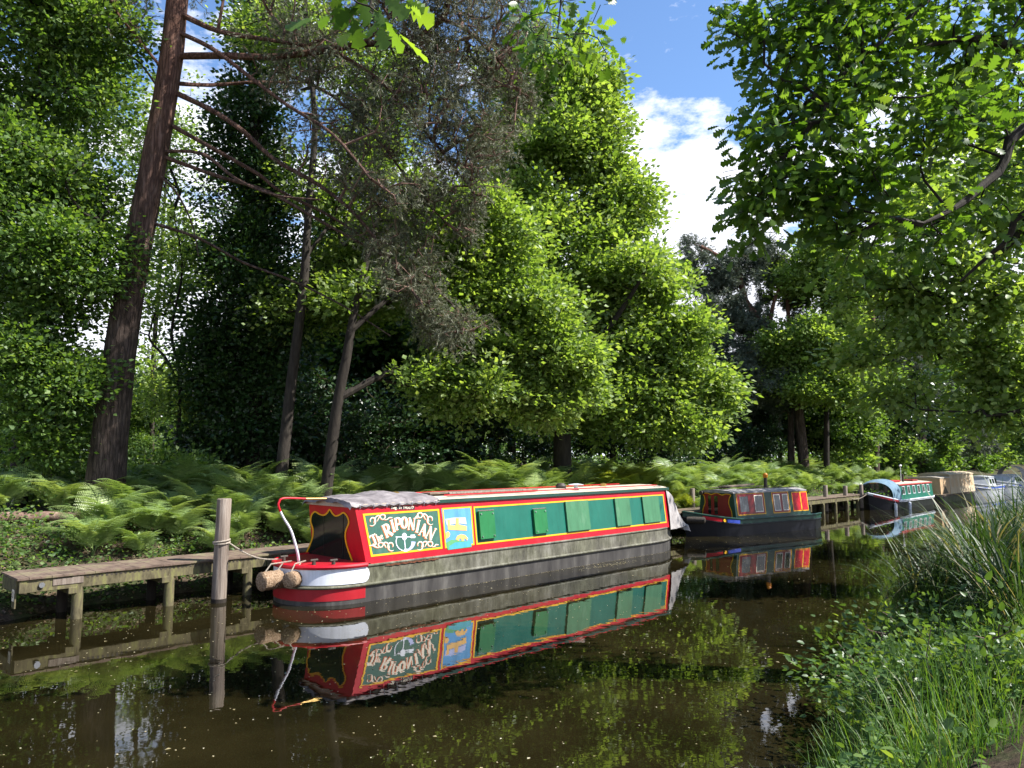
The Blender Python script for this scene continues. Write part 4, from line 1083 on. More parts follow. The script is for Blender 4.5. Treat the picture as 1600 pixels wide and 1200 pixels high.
def spiral(cx, cy, r0, r1, a0, a1, sx=1.0, n=18):
    return [(cx + sx * (r0 + (r1 - r0) * i / n) * math.cos(a0 + (a1 - a0) * i / n), cy + (r0 + (r1 - r0) * i / n) * math.sin(a0 + (a1 - a0) * i / n)) for i in range(n + 1)]
scr = []
def scroll(cx, cy, fl, tail, up=0):
    rise = lambda x: up * min(1.0, max(0.0, x / 110.0))
    scr.append([(cx + fl * x, cy + y) for x, y in spiral(0, 0, 62, 26, 2.2, -3.6, .8)])
    scr.append([(cx + fl * x, cy + y - rise(x)) for x, y in [(20, 30), (40, -30), (75, -42), (95, -16), (110, 18)]])
    scr.append([(cx + fl * x, cy + y - rise(x)) for x, y in [(60, 22), (80, -14), (110, -40), (146, -36), (152, -6), (130, 16), (112, 8)]])
    scr.append([(cx + fl * x, cy + y - rise(x)) for x, y in [(146, 20), (180, 14), (tail * .85, -6), (tail, -2)]])
scroll(315, 258, 1, 240, 34); scroll(1008, 244, -1, 175, 40)
scroll(540, 556, -1, 262); scroll(880, 545, 1, 225)
for dd, offv, m__, nm in (((-6, 6), .0087, ORANGE, 'scroll_shadow'), ((0, 0), .0103, CREAM, 'scroll')):
    for g in range(4):
        q = MB()
        for i in range(4 * g, 4 * g + 4):
            P = scr[i]
            P2, _r = smooth_path([(x + dd[0], y + dd[1], 0) for x, y in P], [1] * len(P), 3); n = len(P2)
            rib(q, P2[:, :2], [2.2 + 4.2 * math.sin(math.pi * (k + .5) / n) for k in range(n)], CR, offv + .0001 * (i % 4))
        q.build(nm, m__, name_panel)
q = MB()
arc = [(705 + 98 * math.cos(a), 505 + 105 * math.sin(a)) for a in np.linspace(.0, 1.75, 14)]
rib(q, arc, [26 - 1.7 * k for k in range(14)], CR, .0107)
q.build('horn', LILAC, name_panel)
q = MB()
rib(q, [(705 + 108 * math.cos(a), 505 + 110 * math.sin(a)) for a in np.linspace(1.6, 3.6, 14)], 5, CR, .0108)
rib(q, [(590, 450), (830, 448)], 5, CR, .0109); rib(q, [(697, 480), (708, 600)], 5, CR, .0110)
rib(q, [(770, 444), (822, 442)], 20, CR, .0111); rib(q, [(695, 608), (732, 606)], 16, CR, .0112)
for k in range(12):
    a0, a1 = k * math.pi / 6, (k + 1) * math.pi / 6
    q.add([CR(695, 445, .0113), CR(695 + 30 * math.cos(a0), 445 + 44 * math.sin(a0), .0113), CR(695 + 30 * math.cos(a1), 445 + 44 * math.sin(a1), .0113)], [(0, 1, 2)])
q.build('horn_emblem', WHITE, name_panel)
# registration plate
q = MB(); q.add([CR(532, 84, .004), CR(822, 86, .004), CR(822, 124, .004), CR(532, 122, .004)], [(0, 1, 2, 3)]); plate = q.build('registration_plate', BLACKP, B1)
def text_mesh(name, body, width, fn_origin, m, parent, bold=.012):
    cu = bpy.data.curves.new(name, 'FONT'); cu.body = body; cu.size = 1; cu.offset = bold; cu.resolution_u = 2
    to = bpy.data.objects.new(name, cu); COL.objects.link(to)
    dg = bpy.context.evaluated_depsgraph_get(); me = bpy.data.meshes.new_from_object(to.evaluated_get(dg))
    bpy.data.objects.remove(to); bpy.data.curves.remove(cu)
    xs = [v.co.x for v in me.vertices]; x0, x1 = min(xs), max(xs); k = width / (x1 - x0)
    for v in me.vertices: v.co = Vector(fn_origin((v.co.x - x0) * k, v.co.y * k))
    return link(name, me, m, parent)
text_mesh('registration_text', 'Reg. W 140077', 1.0, lambda x, y: CR(542 + 268 * x, 117 - 300 * y, .007), CREAM, plate)
# painted scene panel
pp_ = MB(); pp_.add([wall(3.24, zb + .01, .004), wall(4.0, zb + .01, .004), wall(3.99, zt, .004), wall(3.2, zt, .004)], [(0, 1, 2, 3)])
pic = pp_.build('painted_panel', SKYB, B1)
frame_lines('border', 3.22, 4.0, zb, zt + .01, .03, .008, YELLOW, pic)
def poly(name, P, off, m, parent):
    q = MB(); q.v = [CR(x, y, off) for x, y in P]; q.f = [tuple(range(len(P)))]; q.mi = [0]; return q.build(name, m, parent)
poly('painted_cloud', [(1180, 235), (1300, 215), (1425, 215), (1440, 300), (1340, 290), (1200, 310)], .0086, LILAC, pic)
poly('painted_castle', [(1205, 245), (1240, 245), (1240, 310), (1305, 310), (1305, 225), (1345, 225), (1345, 300), (1440, 320), (1440, 375), (1215, 365)], .0095, SAND, pic)
poly('painted_meadow', [(1190, 520), (1260, 480), (1330, 490), (1450, 500), (1495, 520), (1495, 570), (1215, 605), (1195, 560)], .0086, MEADOW, pic)
poly('painted_river', [(1230, 560), (1300, 515), (1480, 500), (1498, 560), (1230, 603)], .0095, TURQ, pic)
poly('painted_bridge', [(1305, 480), (1325, 435), (1370, 415), (1420, 425), (1455, 465), (1440, 495), (1425, 470), (1410, 470), (1405, 498), (1380, 498), (1370, 468), (1350, 470), (1345, 495)], .0104, SAND, pic)
poly('painted_bush', [(1185, 470), (1190, 395), (1220, 380), (1242, 415), (1230, 450), (1200, 468)], .0104, SAND, pic)
# long green panel
lp = quad_panel('long_panel', 4.05, 11.06, zb - .0, zt + .0, .004, GREEN, B1)
frame_lines('border', 4.05, 11.06, zb, zt, .032, .008, YELLOW, lp)
def shutter(x0, x1, z0, z1, th, m, bolts):
    q = MB()
    a = [wall(x0, z0, .010), wall(x1, z0, .010), wall(x1, z1, .010), wall(x0, z1, .010)]
    b = [wall(x0, z0, th), wall(x1, z0, th), wall(x1, z1, th), wall(x0, z1, th)]
    q.add(a + b, [(4, 5, 6, 7), (0, 1, 5, 4), (1, 2, 6, 5), (2, 3, 7, 6), (3, 0, 4, 7)])
    s_ = q.build('window_shutter', m, B1)
    if bolts:
        for xx in (x0 + .05, x1 - .05):
            for zz in (z0 + .05, z1 - .05):
                q = MB(); c = np.array(wall(xx, zz, th)); q.tube([c, c + np.array((0, -.02, .002))], .014, 8); q.build('bolt', CHROME, s_)
        q = MB(); c0 = np.array(wall(x0 - .01, z1 + .012, th * .6)); c1 = np.array(wall(x1 + .01, z1 + .012, th * .6)); q.tube([c0, c1], .012, 6); q.build('hinge', CHROME, s_)
for a in [(4.14, 4.57, .84, 1.39, .065, SHUT, True), (5.78, 6.2, .83, 1.35, .065, SHUT, True), (6.9, 7.73, .80, 1.475, .05, SHUT_F, False), (8.8, 9.41, .80, 1.475, .05, SHUT_F, False), (10.0, 10.75, .80, 1.475, .045, SHUT_F, False)]: shutter(*a)
# aft bulkhead: dark screened doorway with a yellow scalloped line
def K(x, y): return (380 + x / 4, 740 + y / 4)
opn = [(385, 520), (418, 450), (436, 395), (438, 345), (424, 300), (430, 258), (452, 238), (476, 252), (505, 260), (528, 245), (543, 224), (558, 245), (578, 264), (605, 258), (630, 244), (655, 272), (662, 310), (648, 345), (640, 385), (650, 450), (684, 545)]
sp_, _r = smooth_path([(x, y, 0) for x, y in opn], [1] * len(opn), 3)
q = MB(); q.v = [WB(*K(x, y), .006) for x, y, _z in sp_]; q.f = [tuple(range(len(sp_)))]; q.mi = [0]; scrn = q.build('doorway_screen', DARKC, B1)
q = MB(); rib(q, [K(x, y) for x, y, _z in sp_], 1.15, WB, .010); q.build('scalloped_line', YELLOW, scrn)
q = MB(); rib(q, [K(628, 250), K(625, 530)], .35, WB, .012); rib(q, [K(505, 262), K(508, 520)], .2, WB, .012); q.build('screen_seam', BLACKP, scrn)
# tiller
q = MB(); P_, r_ = smooth_path([(.62, .05, .66), (.56, 0, .84), (.43, 0, 1.21), (.28, 0, 1.44), (.18, 0, 1.63), (.18, 0, 1.72), (.27, 0, 1.785), (.7, 0, 1.76)], [.025, .024, .022, .021, .02, .02, .02, .018], 5)
n_ = len(P_); c0 = int(n_ * .52)
q.tube(P_[:c0 + 1], r_[:c0 + 1], 10, True, 0); q.tube(P_[c0:], r_[c0:], 10, True, 1); til = q.build('tiller', [WHITE, RED], B1, True)
q = MB(); q.tube([(.7, 0, 1.76), (1.15, 0, 1.745)], .02, 8); q.build('tiller_bar', BRASS, til, True)
# stern fittings
for x, y in ((.62, -.45), (.5, .35), (.85, -.7)):
    q = MB(); q.tube([(x, y, .655), (x, y, .74)], [.035, .028], 10); q.tube([(x - .07, y, .735), (x + .07, y, .735)], .022, 8); q.build('mooring_dolly', IRON, B1, True)
# canvas hood draped over the aft end of the roof
q = MB(); rows = []
for i in range(21):
    x = 1.12 + 2.02 * i / 20; r_ = []
    pk = .055 * math.exp(-((x - 2.35) / .5) ** 2) + .02 * math.sin(x * 9)
    for k in range(25):
        a = -1 + 2 * k / 24; y = a * (cw(Z1) + .055)
        z = Z1 + .035 + .085 * (1 - a * a) + pk * (1 - a * a) ** .6 + .006 * math.sin(k * 2.1 + i * 1.3)
        if abs(a) > .93: z = Z1 - .015 - .03 * abs(math.sin(i * 1.57)) + .0
        r_.append((x, y, z))
    rows.append(r_)
q.grid(rows)
r0 = rows[0]; q.grid([[(x - .03, y, z - .07 - .02 * math.sin(k * .8)) for k, (x, y, z) in enumerate(r0)], r0])
hood = q.build('canvas_hood', TARP, B1, True)
for k in range(7):
    x = 1.3 + .29 * k; q = MB(); q.tube([wall(x, 1.655, .06), wall(x + .015, 1.585, .02)], .008, 5); q.build('lace', WHITE, hood)
RUST = noise_mat('rust_stain', [(.3, (.06, .022, .012)), (.6, (.17, .06, .03)), (.8, (.26, .12, .07))], 30, .9, None, .4)
q = MB(); P_ = [(1.75 + .05 * k, .018 * math.sin(k * 1.9) * .4) for k in range(26)]
def RG(x, y, off): return (x, -(HB + .012 + off), .585 + y)
rib(q, P_, [.006 + .012 * abs(math.sin(k * 1.3 + .4)) * (1 if 1 < k < 24 else .3) for k in range(26)], RG, .012); q.build('rust_streak', RUST, B1)
# cratch cover at the bow
q = MB(); prof = []
for k in range(17):
    a = -1 + 2 * k / 16
    if abs(a) > .62:
        z = .60 + (1 - (abs(a) - .62) / .38) * 1.06; y = math.copysign(cw(z) + .035, a)
    else: y = a / .62 * (cw(Z1) + .02); z = Z1 + .05 + .08 * (1 - (a / .62) ** 2)
    prof.append((y, z))
rows = []
for i in range(9):
    t = i / 8; x = XE - .12 + (1.25 * t)
    rows.append([(x + .35 * t * (1 - max(0, (z - .6)) / 1.1), y * (1 - .45 * t ** 1.5) * (1 + .03 * math.sin(i * 2 + k)), .56 + (z - .6) * (1 - .92 * t ** 1.5) + .012 * math.sin(k * 1.9 + i * 2.3)) for k, (y, z) in enumerate(prof)])
q.grid(rows); q.grid([[(x + .1, y * 1.03 * (1 + .1 * (k % 2)), z - .2 if z < .8 else z) for k, (x, y, z) in enumerate(rows[-1])], rows[-1]])
q.build('cratch_cover', CANVAS, B1, True)
# roof things
q = MB(); q.tube([(7.6, -.1, 1.74), (7.6, -.1, 1.80), (7.6, -.1, 1.86), (7.6, -.1, 1.875)], [.12, .13, .09, .02], 14); q.build('roof_vent', IRON, roof, True)
for x in (2.6, 9.3):
    q = MB(); q.tube([(x, -.1, 1.74), (x, -.1, 1.81), (x, -.1, 1.83)], [.07, .08, .03], 12); q.build('roof_vent', BRASS, roof, True)
q = MB()
for y in (-.62, .62): q.tube([(3.4, y, 1.745), (7, y, 1.745), (XE - .3, y, 1.745)], .012, 6)
q.build('grab_rail', RED, roof, True)
def loc1(x, y, z): return (O1[0] + x * C46 - y * S46, O1[1] + x * S46 + y * C46, z)
def roof_thing(name, label, cat, x, y, z, mbd, m, smooth=False):
    o = mbd.build(name, m, None, smooth); o.location = loc1(x, y, z); o.rotation_euler = (0, 0, R(46)); tag(o, label, cat); return o
q = MB(); q.box((1.4, 0, .02), (2.8, .28, .04), 0, .008); roof_thing('gang_plank', 'flat grey plank lying along the green narrowboat roof behind the canvas', 'plank', 3.2, -.3, 1.755, q, WOOD)
q = MB(); q.tube([(0, 0, .03), (2.7, .05, .03)], [.03, .026], 8); roof_thing('boat_pole', 'round pinkish pole lying beside the plank on the narrowboat roof', 'pole', 3.6, -.54, 1.735, q, POSTM, True)
q = MB(); q.tube([(0, 0, 0), (0, 0, .05), (0, 0, .10)], [.05, .05, .05], 10); q.tube([(0, 0, .10), (0, 0, .12), (0, 0, .14)], [.17, .19, .05], 16); roof_thing('mushroom_cover', 'small pale dish standing on the narrowboat roof by the dark vent', 'roof dish', 7.75, -.45, 1.72, q, WHITE, True)
# rope fenders hung off the stern
def fender(label, x, y, z, ln, r, yaw):
    root = empty('rope_fender', loc1(x, y, z), R(46) + yaw, label, 'fender', 'coir fenders at the stern')
    q = MB(); n = 14
    q.tube([(-ln / 2, 0, 0)] + [(-ln / 2 + ln * k / n, 0, 0) for k in range(1, n)] + [(ln / 2, 0, 0)], [r * .82] + [r * (1 + .05 * (k % 2)) for k in range(1, n)] + [r * .8], 22, True, 0, .05, 3)
    q.build('coir_body', COIR, root, True)
    for sd in (-1, 1):
        q = MB(); q.tube([(ln * .3 * sd, 0, r * .9), (ln * .3 * sd + .12, .0, r + .12), (ln * .4 + .25, 0, .655 - z + .05)], .012, 6); q.build('chain', ROPE, root, True)
fender('big coir rope fender hanging outermost at the boat stern', -.0, -.12, .43, .40, .15, .1)
fender('smaller coir rope fender tucked against the boat stern behind the big one', .27, -.40, .45, .3, .13, .5)
# mat of drifting bits is made with the specks below

# ------------------------------------------------------------------ the other moored boats
def pointed_boat(root, Lh, hb, bow, z_mid, z_bow, hull_m, top_m, side_h, st_round=.25):
    """hull with a rising pointed bow at x=0 and a square-ish stern at Lh; upper band of another colour"""
    xs = np.concatenate([np.linspace(0, bow, 14) ** 1.0, np.linspace(bow, Lh, 8)[1:]])
    def b(x):
        if x < bow: return hb * max(0.0, 1 - ((bow - x) / bow) ** 1.9)
        if x > Lh - st_round: return hb * (1 - .25 * ((x - Lh + st_round) / st_round) ** 2)
        return hb
    def zt(x): return z_mid + (z_bow - z_mid) * max(0, 1 - x / (bow * 1.1)) ** 1.6
    def ring(f, off=0.0):
        a = [(x, -(b(x) + off), f(x)) for x in xs[::-1]]; c = [(x, b(x) + off, f(x)) for x in xs[1:]]
        return a + c
    rake = .22
    q = MB()
    lo = [(x + rake * max(0, 1 - x / bow), y * .93, -.3) for x, y, z in ring(lambda x: 0)]
    q.grid([lo, ring(lambda x: zt(x) - side_h), ring(zt)], 0)
    for i in range(len(q.f)):
        if i >= len(lo) - 1: q.mi[i] = 1
    q.add([lo[0], ring(zt)[0], ring(zt)[-1], lo[-1]], [(0, 1, 2, 3)], 0)
    q.build('hull', [hull_m, top_m], root)
    q = MB(); q.tube(ring(zt, .01), .03, 6); q.build('gunwale', top_m, root, True)
    q = MB(); q.tube(ring(lambda x: zt(x) - side_h, .012), .022, 6); q.build('rubbing_strake', hull_m, root, True)
    q = MB(); r_ = ring(lambda x: zt(x) - .05, -.02); q.v = r_; q.f = [tuple(range(len(r_)))]; q.mi = [0]; q.build('deck', top_m, root)
    return b, zt
def cabin_block(root, x0, x1, hb0, hb1, z0, z1, m, roof_m, x0t=None, x1t=None, crown=.06, name='cabin'):
    x0t = x0 if x0t is None else x0t; x1t = x1 if x1t is None else x1t
    q = MB(); q.add([(x0, -hb0, z0), (x1, -hb0, z0), (x1, hb0, z0), (x0, hb0, z0), (x0t, -hb1, z1), (x1t, -hb1, z1), (x1t, hb1, z1), (x0t, hb1, z1)],
                    [(0, 1, 5, 4), (1, 2, 6, 5), (2, 3, 7, 6), (3, 0, 4, 7)])
    c = q.build(name, m, root)
    q = MB(); rows = []
    for x in (x0t - .04, (x0t + x1t) / 2, x1t + .04):
        rows.append([(x, -hb1 - .03, z1 - .035)] + [(x, (hb1 + .03) * (-1 + k / 4), z1 + .01 + crown * (1 - (-1 + k / 4) ** 2)) for k in range(9)] + [(x, hb1 + .03, z1 - .035)])
    q.grid(rows); n = len(rows[0]); q.f += [tuple(range(n)), tuple(range(2 * n, 3 * n))]; q.mi += [0, 0]
    r_ = q.build('roof', roof_m, root)
    def side(x, f, off, sd=-1):
        return (x, sd * (hb0 + (hb1 - hb0) * f + off), z0 + (z1 - z0) * f)
    return c, r_, side
def side_quad(side, x0, x1, f0, f1, off, name, m, parent, sd=-1):
    q = MB(); q.add([side(x0, f0, off, sd), side(x1, f0, off, sd), side(x1, f1, off, sd), side(x0, f1, off, sd)], [(0, 1, 2, 3)]); return q.build(name, m, parent)
def side_frame(side, x0, x1, f0, f1, w_, wf, off, name, m, parent, sd=-1):
    q = MB()
    for a, b, c, d in ((x0, x1, f0, f0 + wf), (x0, x1, f1 - wf, f1), (x0, x0 + w_, f0 + wf, f1 - wf), (x1 - w_, x1, f0 + wf, f1 - wf)):
        q.add([side(a, c, off, sd), side(b, c, off, sd), side(b, d, off, sd), side(a, d, off, sd)], [(0, 1, 2, 3)])
    return q.build(name, m, parent)
MAROON = paint('maroon_paint', (.24, .018, .022), .2, .1)
CURT = noise_mat('window_with_net_curtain', [(.35, (.012, .016, .018)), (.7, (.09, .105, .115))], 5, .08, (3, 1, .5), 0, .02, .6)
A2 = math.radians(33.8)
B2 = empty('narrowboat', (5.42, 23.96, 0), A2, 'short dark green narrowboat with red window panels and an orange topped chimney', 'narrowboat')
b2, z2 = pointed_boat(B2, 6.25, .93, 1.75, .52, .78, NAVY, GREEN_D, .17)
c2, r2, sd2 = cabin_block(B2, 1.62, 5.55, .78, .68, .5, 1.36, GREEN_D, CANVAS, 1.62, 5.4)
def win(side, x0, x1, f0, f1, parent, frm=CREAM):
    g = side_quad(side, x0, x1, f0, f1, .010, 'window', CURT, parent); side_frame(side, x0 - .02, x1 + .02, f0 - .03, f1 + .03, .028, .035, .014, 'frame', frm, g)
    return g
for x0, x1, ws in [(1.75, 3.1, [(1.86, 2.3), (2.62, 3.0)]), (3.55, 4.4, [(3.62, 3.92), (4.08, 4.34)])]:
    p_ = side_quad(sd2, x0, x1, .17, .93, .004, 'side_panel', MAROON, c2)
    side_frame(sd2, x0 - .03, x1 + .03, .14, .96, .03, .03, .007, 'yellow_line', YELLOW, c2)
    for a, b in ws: win(sd2, a, b, .26, .84, c2, MAROON if a < 2.6 else CREAM)
for x0, x1 in ((4.62, 5.06), (5.1, 5.44)):
    side_quad(sd2, x0, x1, .2, .9, .004, 'side_panel', RED, c2); side_frame(sd2, x0 - .02, x1 + .02, .17, .93, .025, .028, .007, 'yellow_line', YELLOW, c2)
# front of the cabin
q = MB(); XF = 1.62
outl = [(-.62, .52), (-.6, .75), (-.50, .98), (-.53, 1.19), (-.60, 1.27), (-.4, 1.30), (-.22, 1.26), (0, 1.32), (.22, 1.26), (.4, 1.30), (.60, 1.27), (.53, 1.19), (.50, .98), (.6, .75), (.62, .52)]
so_, _r = smooth_path([(y, z, 0) for y, z in outl], [1] * len(outl), 3)
q.v = [(XF - .006, y, z) for y, z, _ in so_]; q.f = [tuple(range(len(so_)))]; q.mi = [0]; fr = q.build('front_panel', MAROON, B2)
def FB(y, z, off): return (XF - off, y, z)
q = MB(); rib(q, [(y, z) for y, z, _ in so_], .016, FB, .010); q.build('yellow_line', YELLOW, fr)
for y0, y1 in ((-.06, .12), (.22, .38)):
    q = MB(); q.add([FB(y0, .62, .011), FB(y1, .62, .011), FB(y1, 1.22, .011), FB(y0, 1.22, .011)], [(0, 1, 2, 3)]); dw = q.build('door_window', GLASS, fr)
    q = MB(); rib(q, [(y0, .6), (y0, 1.24), (y1, 1.24), (y1, .6), (y0, .6)], .012, FB, .014); q.build('frame', REDD, dw)
q = MB(); q.tube([(XF, .58, 1.3), (XF - .06, .58, 1.3), (XF - .13, .58, 1.3)], [.04, .06, .075], 12); q.build('headlamp', IRON, B2, True)
# painted flash on the near bow shoulder
def flash(x0, x1, m, nm):
    q = MB(); r0, r1 = [], []
    for k in range(5):
        x = x0 + (x1 - x0) * k / 4; y = -(b2(x) + .022)
        r0.append((x, y, z2(x) - .145)); r1.append((x, y, z2(x) - .04))
    q.grid([r0, r1]); q.build(nm, m, B2)
flash(.45, .98, RED, 'bow_flash'); flash(1.14, 1.6, paint('royal_blue_paint', (.04, .08, .45), .3, .15), 'bow_flash')
q = MB(); x = 1.06; y = -(b2(x) + .026)
for k in range(12):
    a0, a1 = k * math.pi / 6, (k + 1) * math.pi / 6
    q.add([(x, y, z2(x) - .09), (x + .07 * math.cos(a0), y, z2(x) - .09 + .052 * math.sin(a0)), (x + .07 * math.cos(a1), y, z2(x) - .09 + .052 * math.sin(a1))], [(0, 1, 2)])
q.build('bow_disc', YELLOW, B2)
q = MB(); q.tube([(3.95, -.15, 1.44), (3.95, -.15, 1.78)], .06, 12, True, 0); q.tube([(3.95, -.15, 1.785), (3.95, -.15, 1.80), (3.95, -.15, 1.9)], [.07, .08, .085], 12, True, 1)
q.tube([(3.95, -.15, 1.90), (3.95, -.15, 1.95)], [.085, .05], 12, True, 1); q.build('chimney', [IRON, noise_mat('orange_bucket', [(.3, (.5, .14, .01)), (.7, (.7, .28, .02))], 9, .5, None, 0)], r2, True)
q = MB()
for y in (-.6, .6): q.tube([(1.9, y, 1.46), (5.2, y, 1.46)], .014, 6)
q.build('grab_rail', IRON, r2, True)
q = MB(); q.tube([(6.35, 0, .5), (6.4, 0, .9), (6.25, 0, 1.08), (5.8, 0, 1.12)], .02, 6); q.build('tiller', IRON, B2, True)
c2w = lambda x, y, z: (5.42 + x * math.cos(A2) - y * math.sin(A2), 23.96 + x * math.sin(A2) + y * math.cos(A2), z)
def top_thing(name, label, cat, fn, ang, x, y, z, mbd, m, smooth=False):
    o = mbd.build(name, m, None, smooth); o.location = fn(x, y, z); o.rotation_euler = (0, 0, ang); return tag(o, label, cat)
q = MB(); q.box((.8, 0, .03), (1.7, .22, .05), 0, .01, 0, Matrix.Rotation(-.03, 3, 'Y')); top_thing('gang_plank', 'brown plank lying on the roof of the short green boat', 'plank', c2w, A2 + .05, 2.0, .1, 1.5, q, WOOD)
q = MB(); q.tube([(0, 0, .0), (0, 0, .06), (0, 0, .1)], [.14, .16, .06], 12); top_thing('coiled_hose', 'dark coiled rope on the front roof of the short green boat', 'rope coil', c2w, A2, 1.95, -.1, 1.47, q, IRON, True)
q = MB(); q.tube([(-.3, 0, 0), (-.27, 0, 0), (0, 0, 0), (.27, 0, 0), (.3, 0, 0)], [.05, .1, .11, .1, .05], 12); o = top_thing('boat_fender', 'black rounded fender lying along the near bow of the short green boat', 'fender', c2w, A2 - .9, .24, -.33, .52, q, IRON, True)

# third boat: canopy at the bow, green cabin
A3 = R(46)
B3 = empty('narrowboat', (16.9, 35.7, 0), A3, 'green narrowboat with a blue hooped bow canopy and red bow flashes', 'narrowboat')
b3, z3 = pointed_boat(B3, 8.0, .95, 1.6, .42, .80, NAVY, WHITE, .10)
BLUEC = noise_mat('light_blue_canvas', [(.3, (.07, .13, .19)), (.7, (.15, .23, .30))], 4, .8, None, .3)
c3, r3, sd3 = cabin_block(B3, 2.2, 7.6, .8, .72, .42, 1.16, GREEN, ROOFM)
for k in range(6): win(sd3, 2.55 + .82 * k, 2.92 + .82 * k, .36, .84, c3, WHITE)
q = MB()
for sd in (-1, 1): q.add([sd3(2.2, .93, .03, sd), sd3(7.6, .93, .03, sd), sd3(7.6, 1.03, .03, sd), sd3(2.2, 1.03, .03, sd)], [(0, 1, 2, 3)])
q.build('red_roof_edge', REDD, r3)
q = MB(); rows = []
for x, sc in ((.95, .86), (1.2, .97), (1.6, 1.0), (2.15, 1.0)):
    rows.append([(x - (.28 if 0 < k < 16 else 0) * 0, .84 * math.cos(math.pi * k / 16) * -1 * (.9 + .1 * sc), .42 + 1.0 * sc * math.sin(math.pi * k / 16) ** .6) for k in range(17)])
q.grid(rows); can = q.build('bow_canopy', BLUEC, B3, True)
q = MB(); f_ = [(x - .0, y * .9, z * .96 + .02) for x, y, z in rows[0]]; q.v = f_; q.f = [tuple(range(len(f_)))]; q.mi = [0]; q.build('canopy_window', GLASS, can)
for sd in (-1, 1):
    q = MB(); r0, r1 = [], []
    for k in range(5):
        x = .15 + 1.2 * k / 4; y = sd * (b3(x) + .03); r0.append((x, y, z3(x) - .13)); r1.append((x, y, z3(x) + .0))
    q.grid([r0, r1]); q.build('bow_flash', RED, B3)
q = MB(); q.tube([(4.6, -.2, 1.2), (4.6, -.2, 1.62)], .05, 10, True); q.build('chimney', IRON, r3, True)
q = MB(); q.tube([(5.3, .1, 1.2), (5.3, .1, 2.0)], .015, 6); q.tube([(5.3, .1, 2.0), (5.3, .1, 2.05), (5.3, .1, 2.1)], [.05, .08, .04], 10); q.build('mast_lamp', WHITE, r3, True)
q = MB(); q.box((3.4, 0, 1.28), (1.2, .5, .1), 0, .02); q.build('roof_hatch', REDD, r3)
q = MB(); q.box((6.3, 0, 1.27), (.9, .6, .08), 0, .02); q.build('roof_hatch', MAROON, r3)
c3w = lambda x, y, z: (16.9 + x * C46 - y * S46, 35.7 + x * S46 + y * C46, z)
q = MB()
for k in range(3): q.tube([(0, 0, .12 - .12 * k / 3 * 0), (0, 0, .1)], .02, 6)
q = MB(); rg_ = np.random.default_rng(3)
fol = clump_leaves(np.array([(.0, y, .16) for y in np.linspace(-.45, .45, 8)]), np.zeros((8, 3)), 26, .1, .09, .1, KITE, .6)
pl = empty('planter', c3w(.82, 0, z3(.8) - .0), A3, 'plants growing in a trough on the bow before the blue canopy', 'planter')
q.box((0, 0, .05), (.16, .9, .1), 0, .01); q.build('trough', WOOD, pl); link('foliage', np_mesh('foliage', fol[0], fol[1], fol[2]), LEAF_OAK, pl)
for (x, y, lab) in ((1.05, -.78, 'white fender hung on the near bow of the blue canopied boat'), (2.5, -.99, 'white fender hung below the first cabin window of the blue canopied boat')):
    q = MB(); q.tube([(0, 0, -.2), (0, 0, -.17), (0, 0, 0), (0, 0, .17), (0, 0, .2)], [.03, .07, .075, .07, .02], 10); q.tube([(0, 0, .2), (0, .02, .36)], .008, 5)
    top_thing('boat_fender', lab, 'fender', c3w, A3, x, y - .09, .12, q, WHITE, True)

# fourth: beige boxy boat, then two white cruisers
u4, v4 = 45.2, 12.55
P4 = uv(u4, v4, 0); A4 = R(46)
B4 = empty('houseboat', tuple(P4), A4, 'beige boxy wooden boat moored beyond the green canopied narrowboat', 'houseboat')
b4, z4 = pointed_boat(B4, 8.6, .95, .9, .42, .5, NAVY, WOOD, .1)
BEIGE = paint('beige_boat_paint', (.48, .33, .19), .5, .2); BEIGE2 = noise_mat('beige_canvas', [(.3, (.40, .31, .20)), (.7, (.58, .47, .33))], 3, .9, (1, 1, .3), .2)
c4, r4, sd4 = cabin_block(B4, .7, 2.6, .84, .8, .42, 1.36, BEIGE, ROOFM)
q = MB(); q.add([(1.2, -.86, .5), (2.1, -.86, .5), (1.5, -.84, .95)], [(0, 1, 2)]); q.build('canvas_flap', IRON, c4)
c4b, r4b, sd4b = cabin_block(B4, 2.62, 8.1, .86, .78, .42, 1.5, BEIGE2, BEIGE2, 2.7, 8.0, .12, 'canvas_cabin')
for k in range(6): side_quad(sd4b, 2.95 + .85 * k, 3.45 + .85 * k, .35, .8, .006, 'window', BEIGE, c4b)
OFFW = paint('dull_white_gelcoat', (.40, .42, .45), .35, .2, (.3, .3, .28))
def cruiser(u, v, Lc, lab, canopy):
    root = empty('cabin_cruiser', tuple(uv(u, v, 0)), A4, lab, 'cruiser')
    b, z = pointed_boat(root, Lc, 1.0, 2.0, .62, .85, OFFW, OFFW, .2)
    c, r_, sd = cabin_block(root, 1.6, Lc * .7,   .8, .68, .6, 1.2, OFFW, OFFW, 2.1, Lc * .68, .06)
    for k in range(3): side_quad(sd, 2.1 + .7 * k, 2.6 + .7 * k, .3, .8, .006, 'window', GLASS, c)
    q = MB(); r0, r1 = [], []
    for k in range(8):
        x = .3 + (Lc - .5) * k / 7; r0.append((x, -(b(x) + .02), .48)); r1.append((x, -(b(x) + .02), .58))
    q.grid([r0, r1]); q.build('blue_stripe', paint('blue_stripe_paint', (.05, .1, .4), .3, .1), root)
    if canopy:
        q = MB(); rows = [[(x, -.8 * math.cos(math.pi * k / 10), .7 + 1.15 * math.sin(math.pi * k / 10) ** .55) for k in range(11)] for x in (Lc * .68, Lc * .85, Lc * .97)]
        q.grid(rows); q.build('canopy', CANVAS, root, True)
    return root
cruiser(54.4, 12.3, 5.2, 'low white cruiser with a blue stripe beyond the beige boat', False)
cruiser(60.6, 12.0, 6.2, 'farthest white cruiser with a grey stern canopy', True)

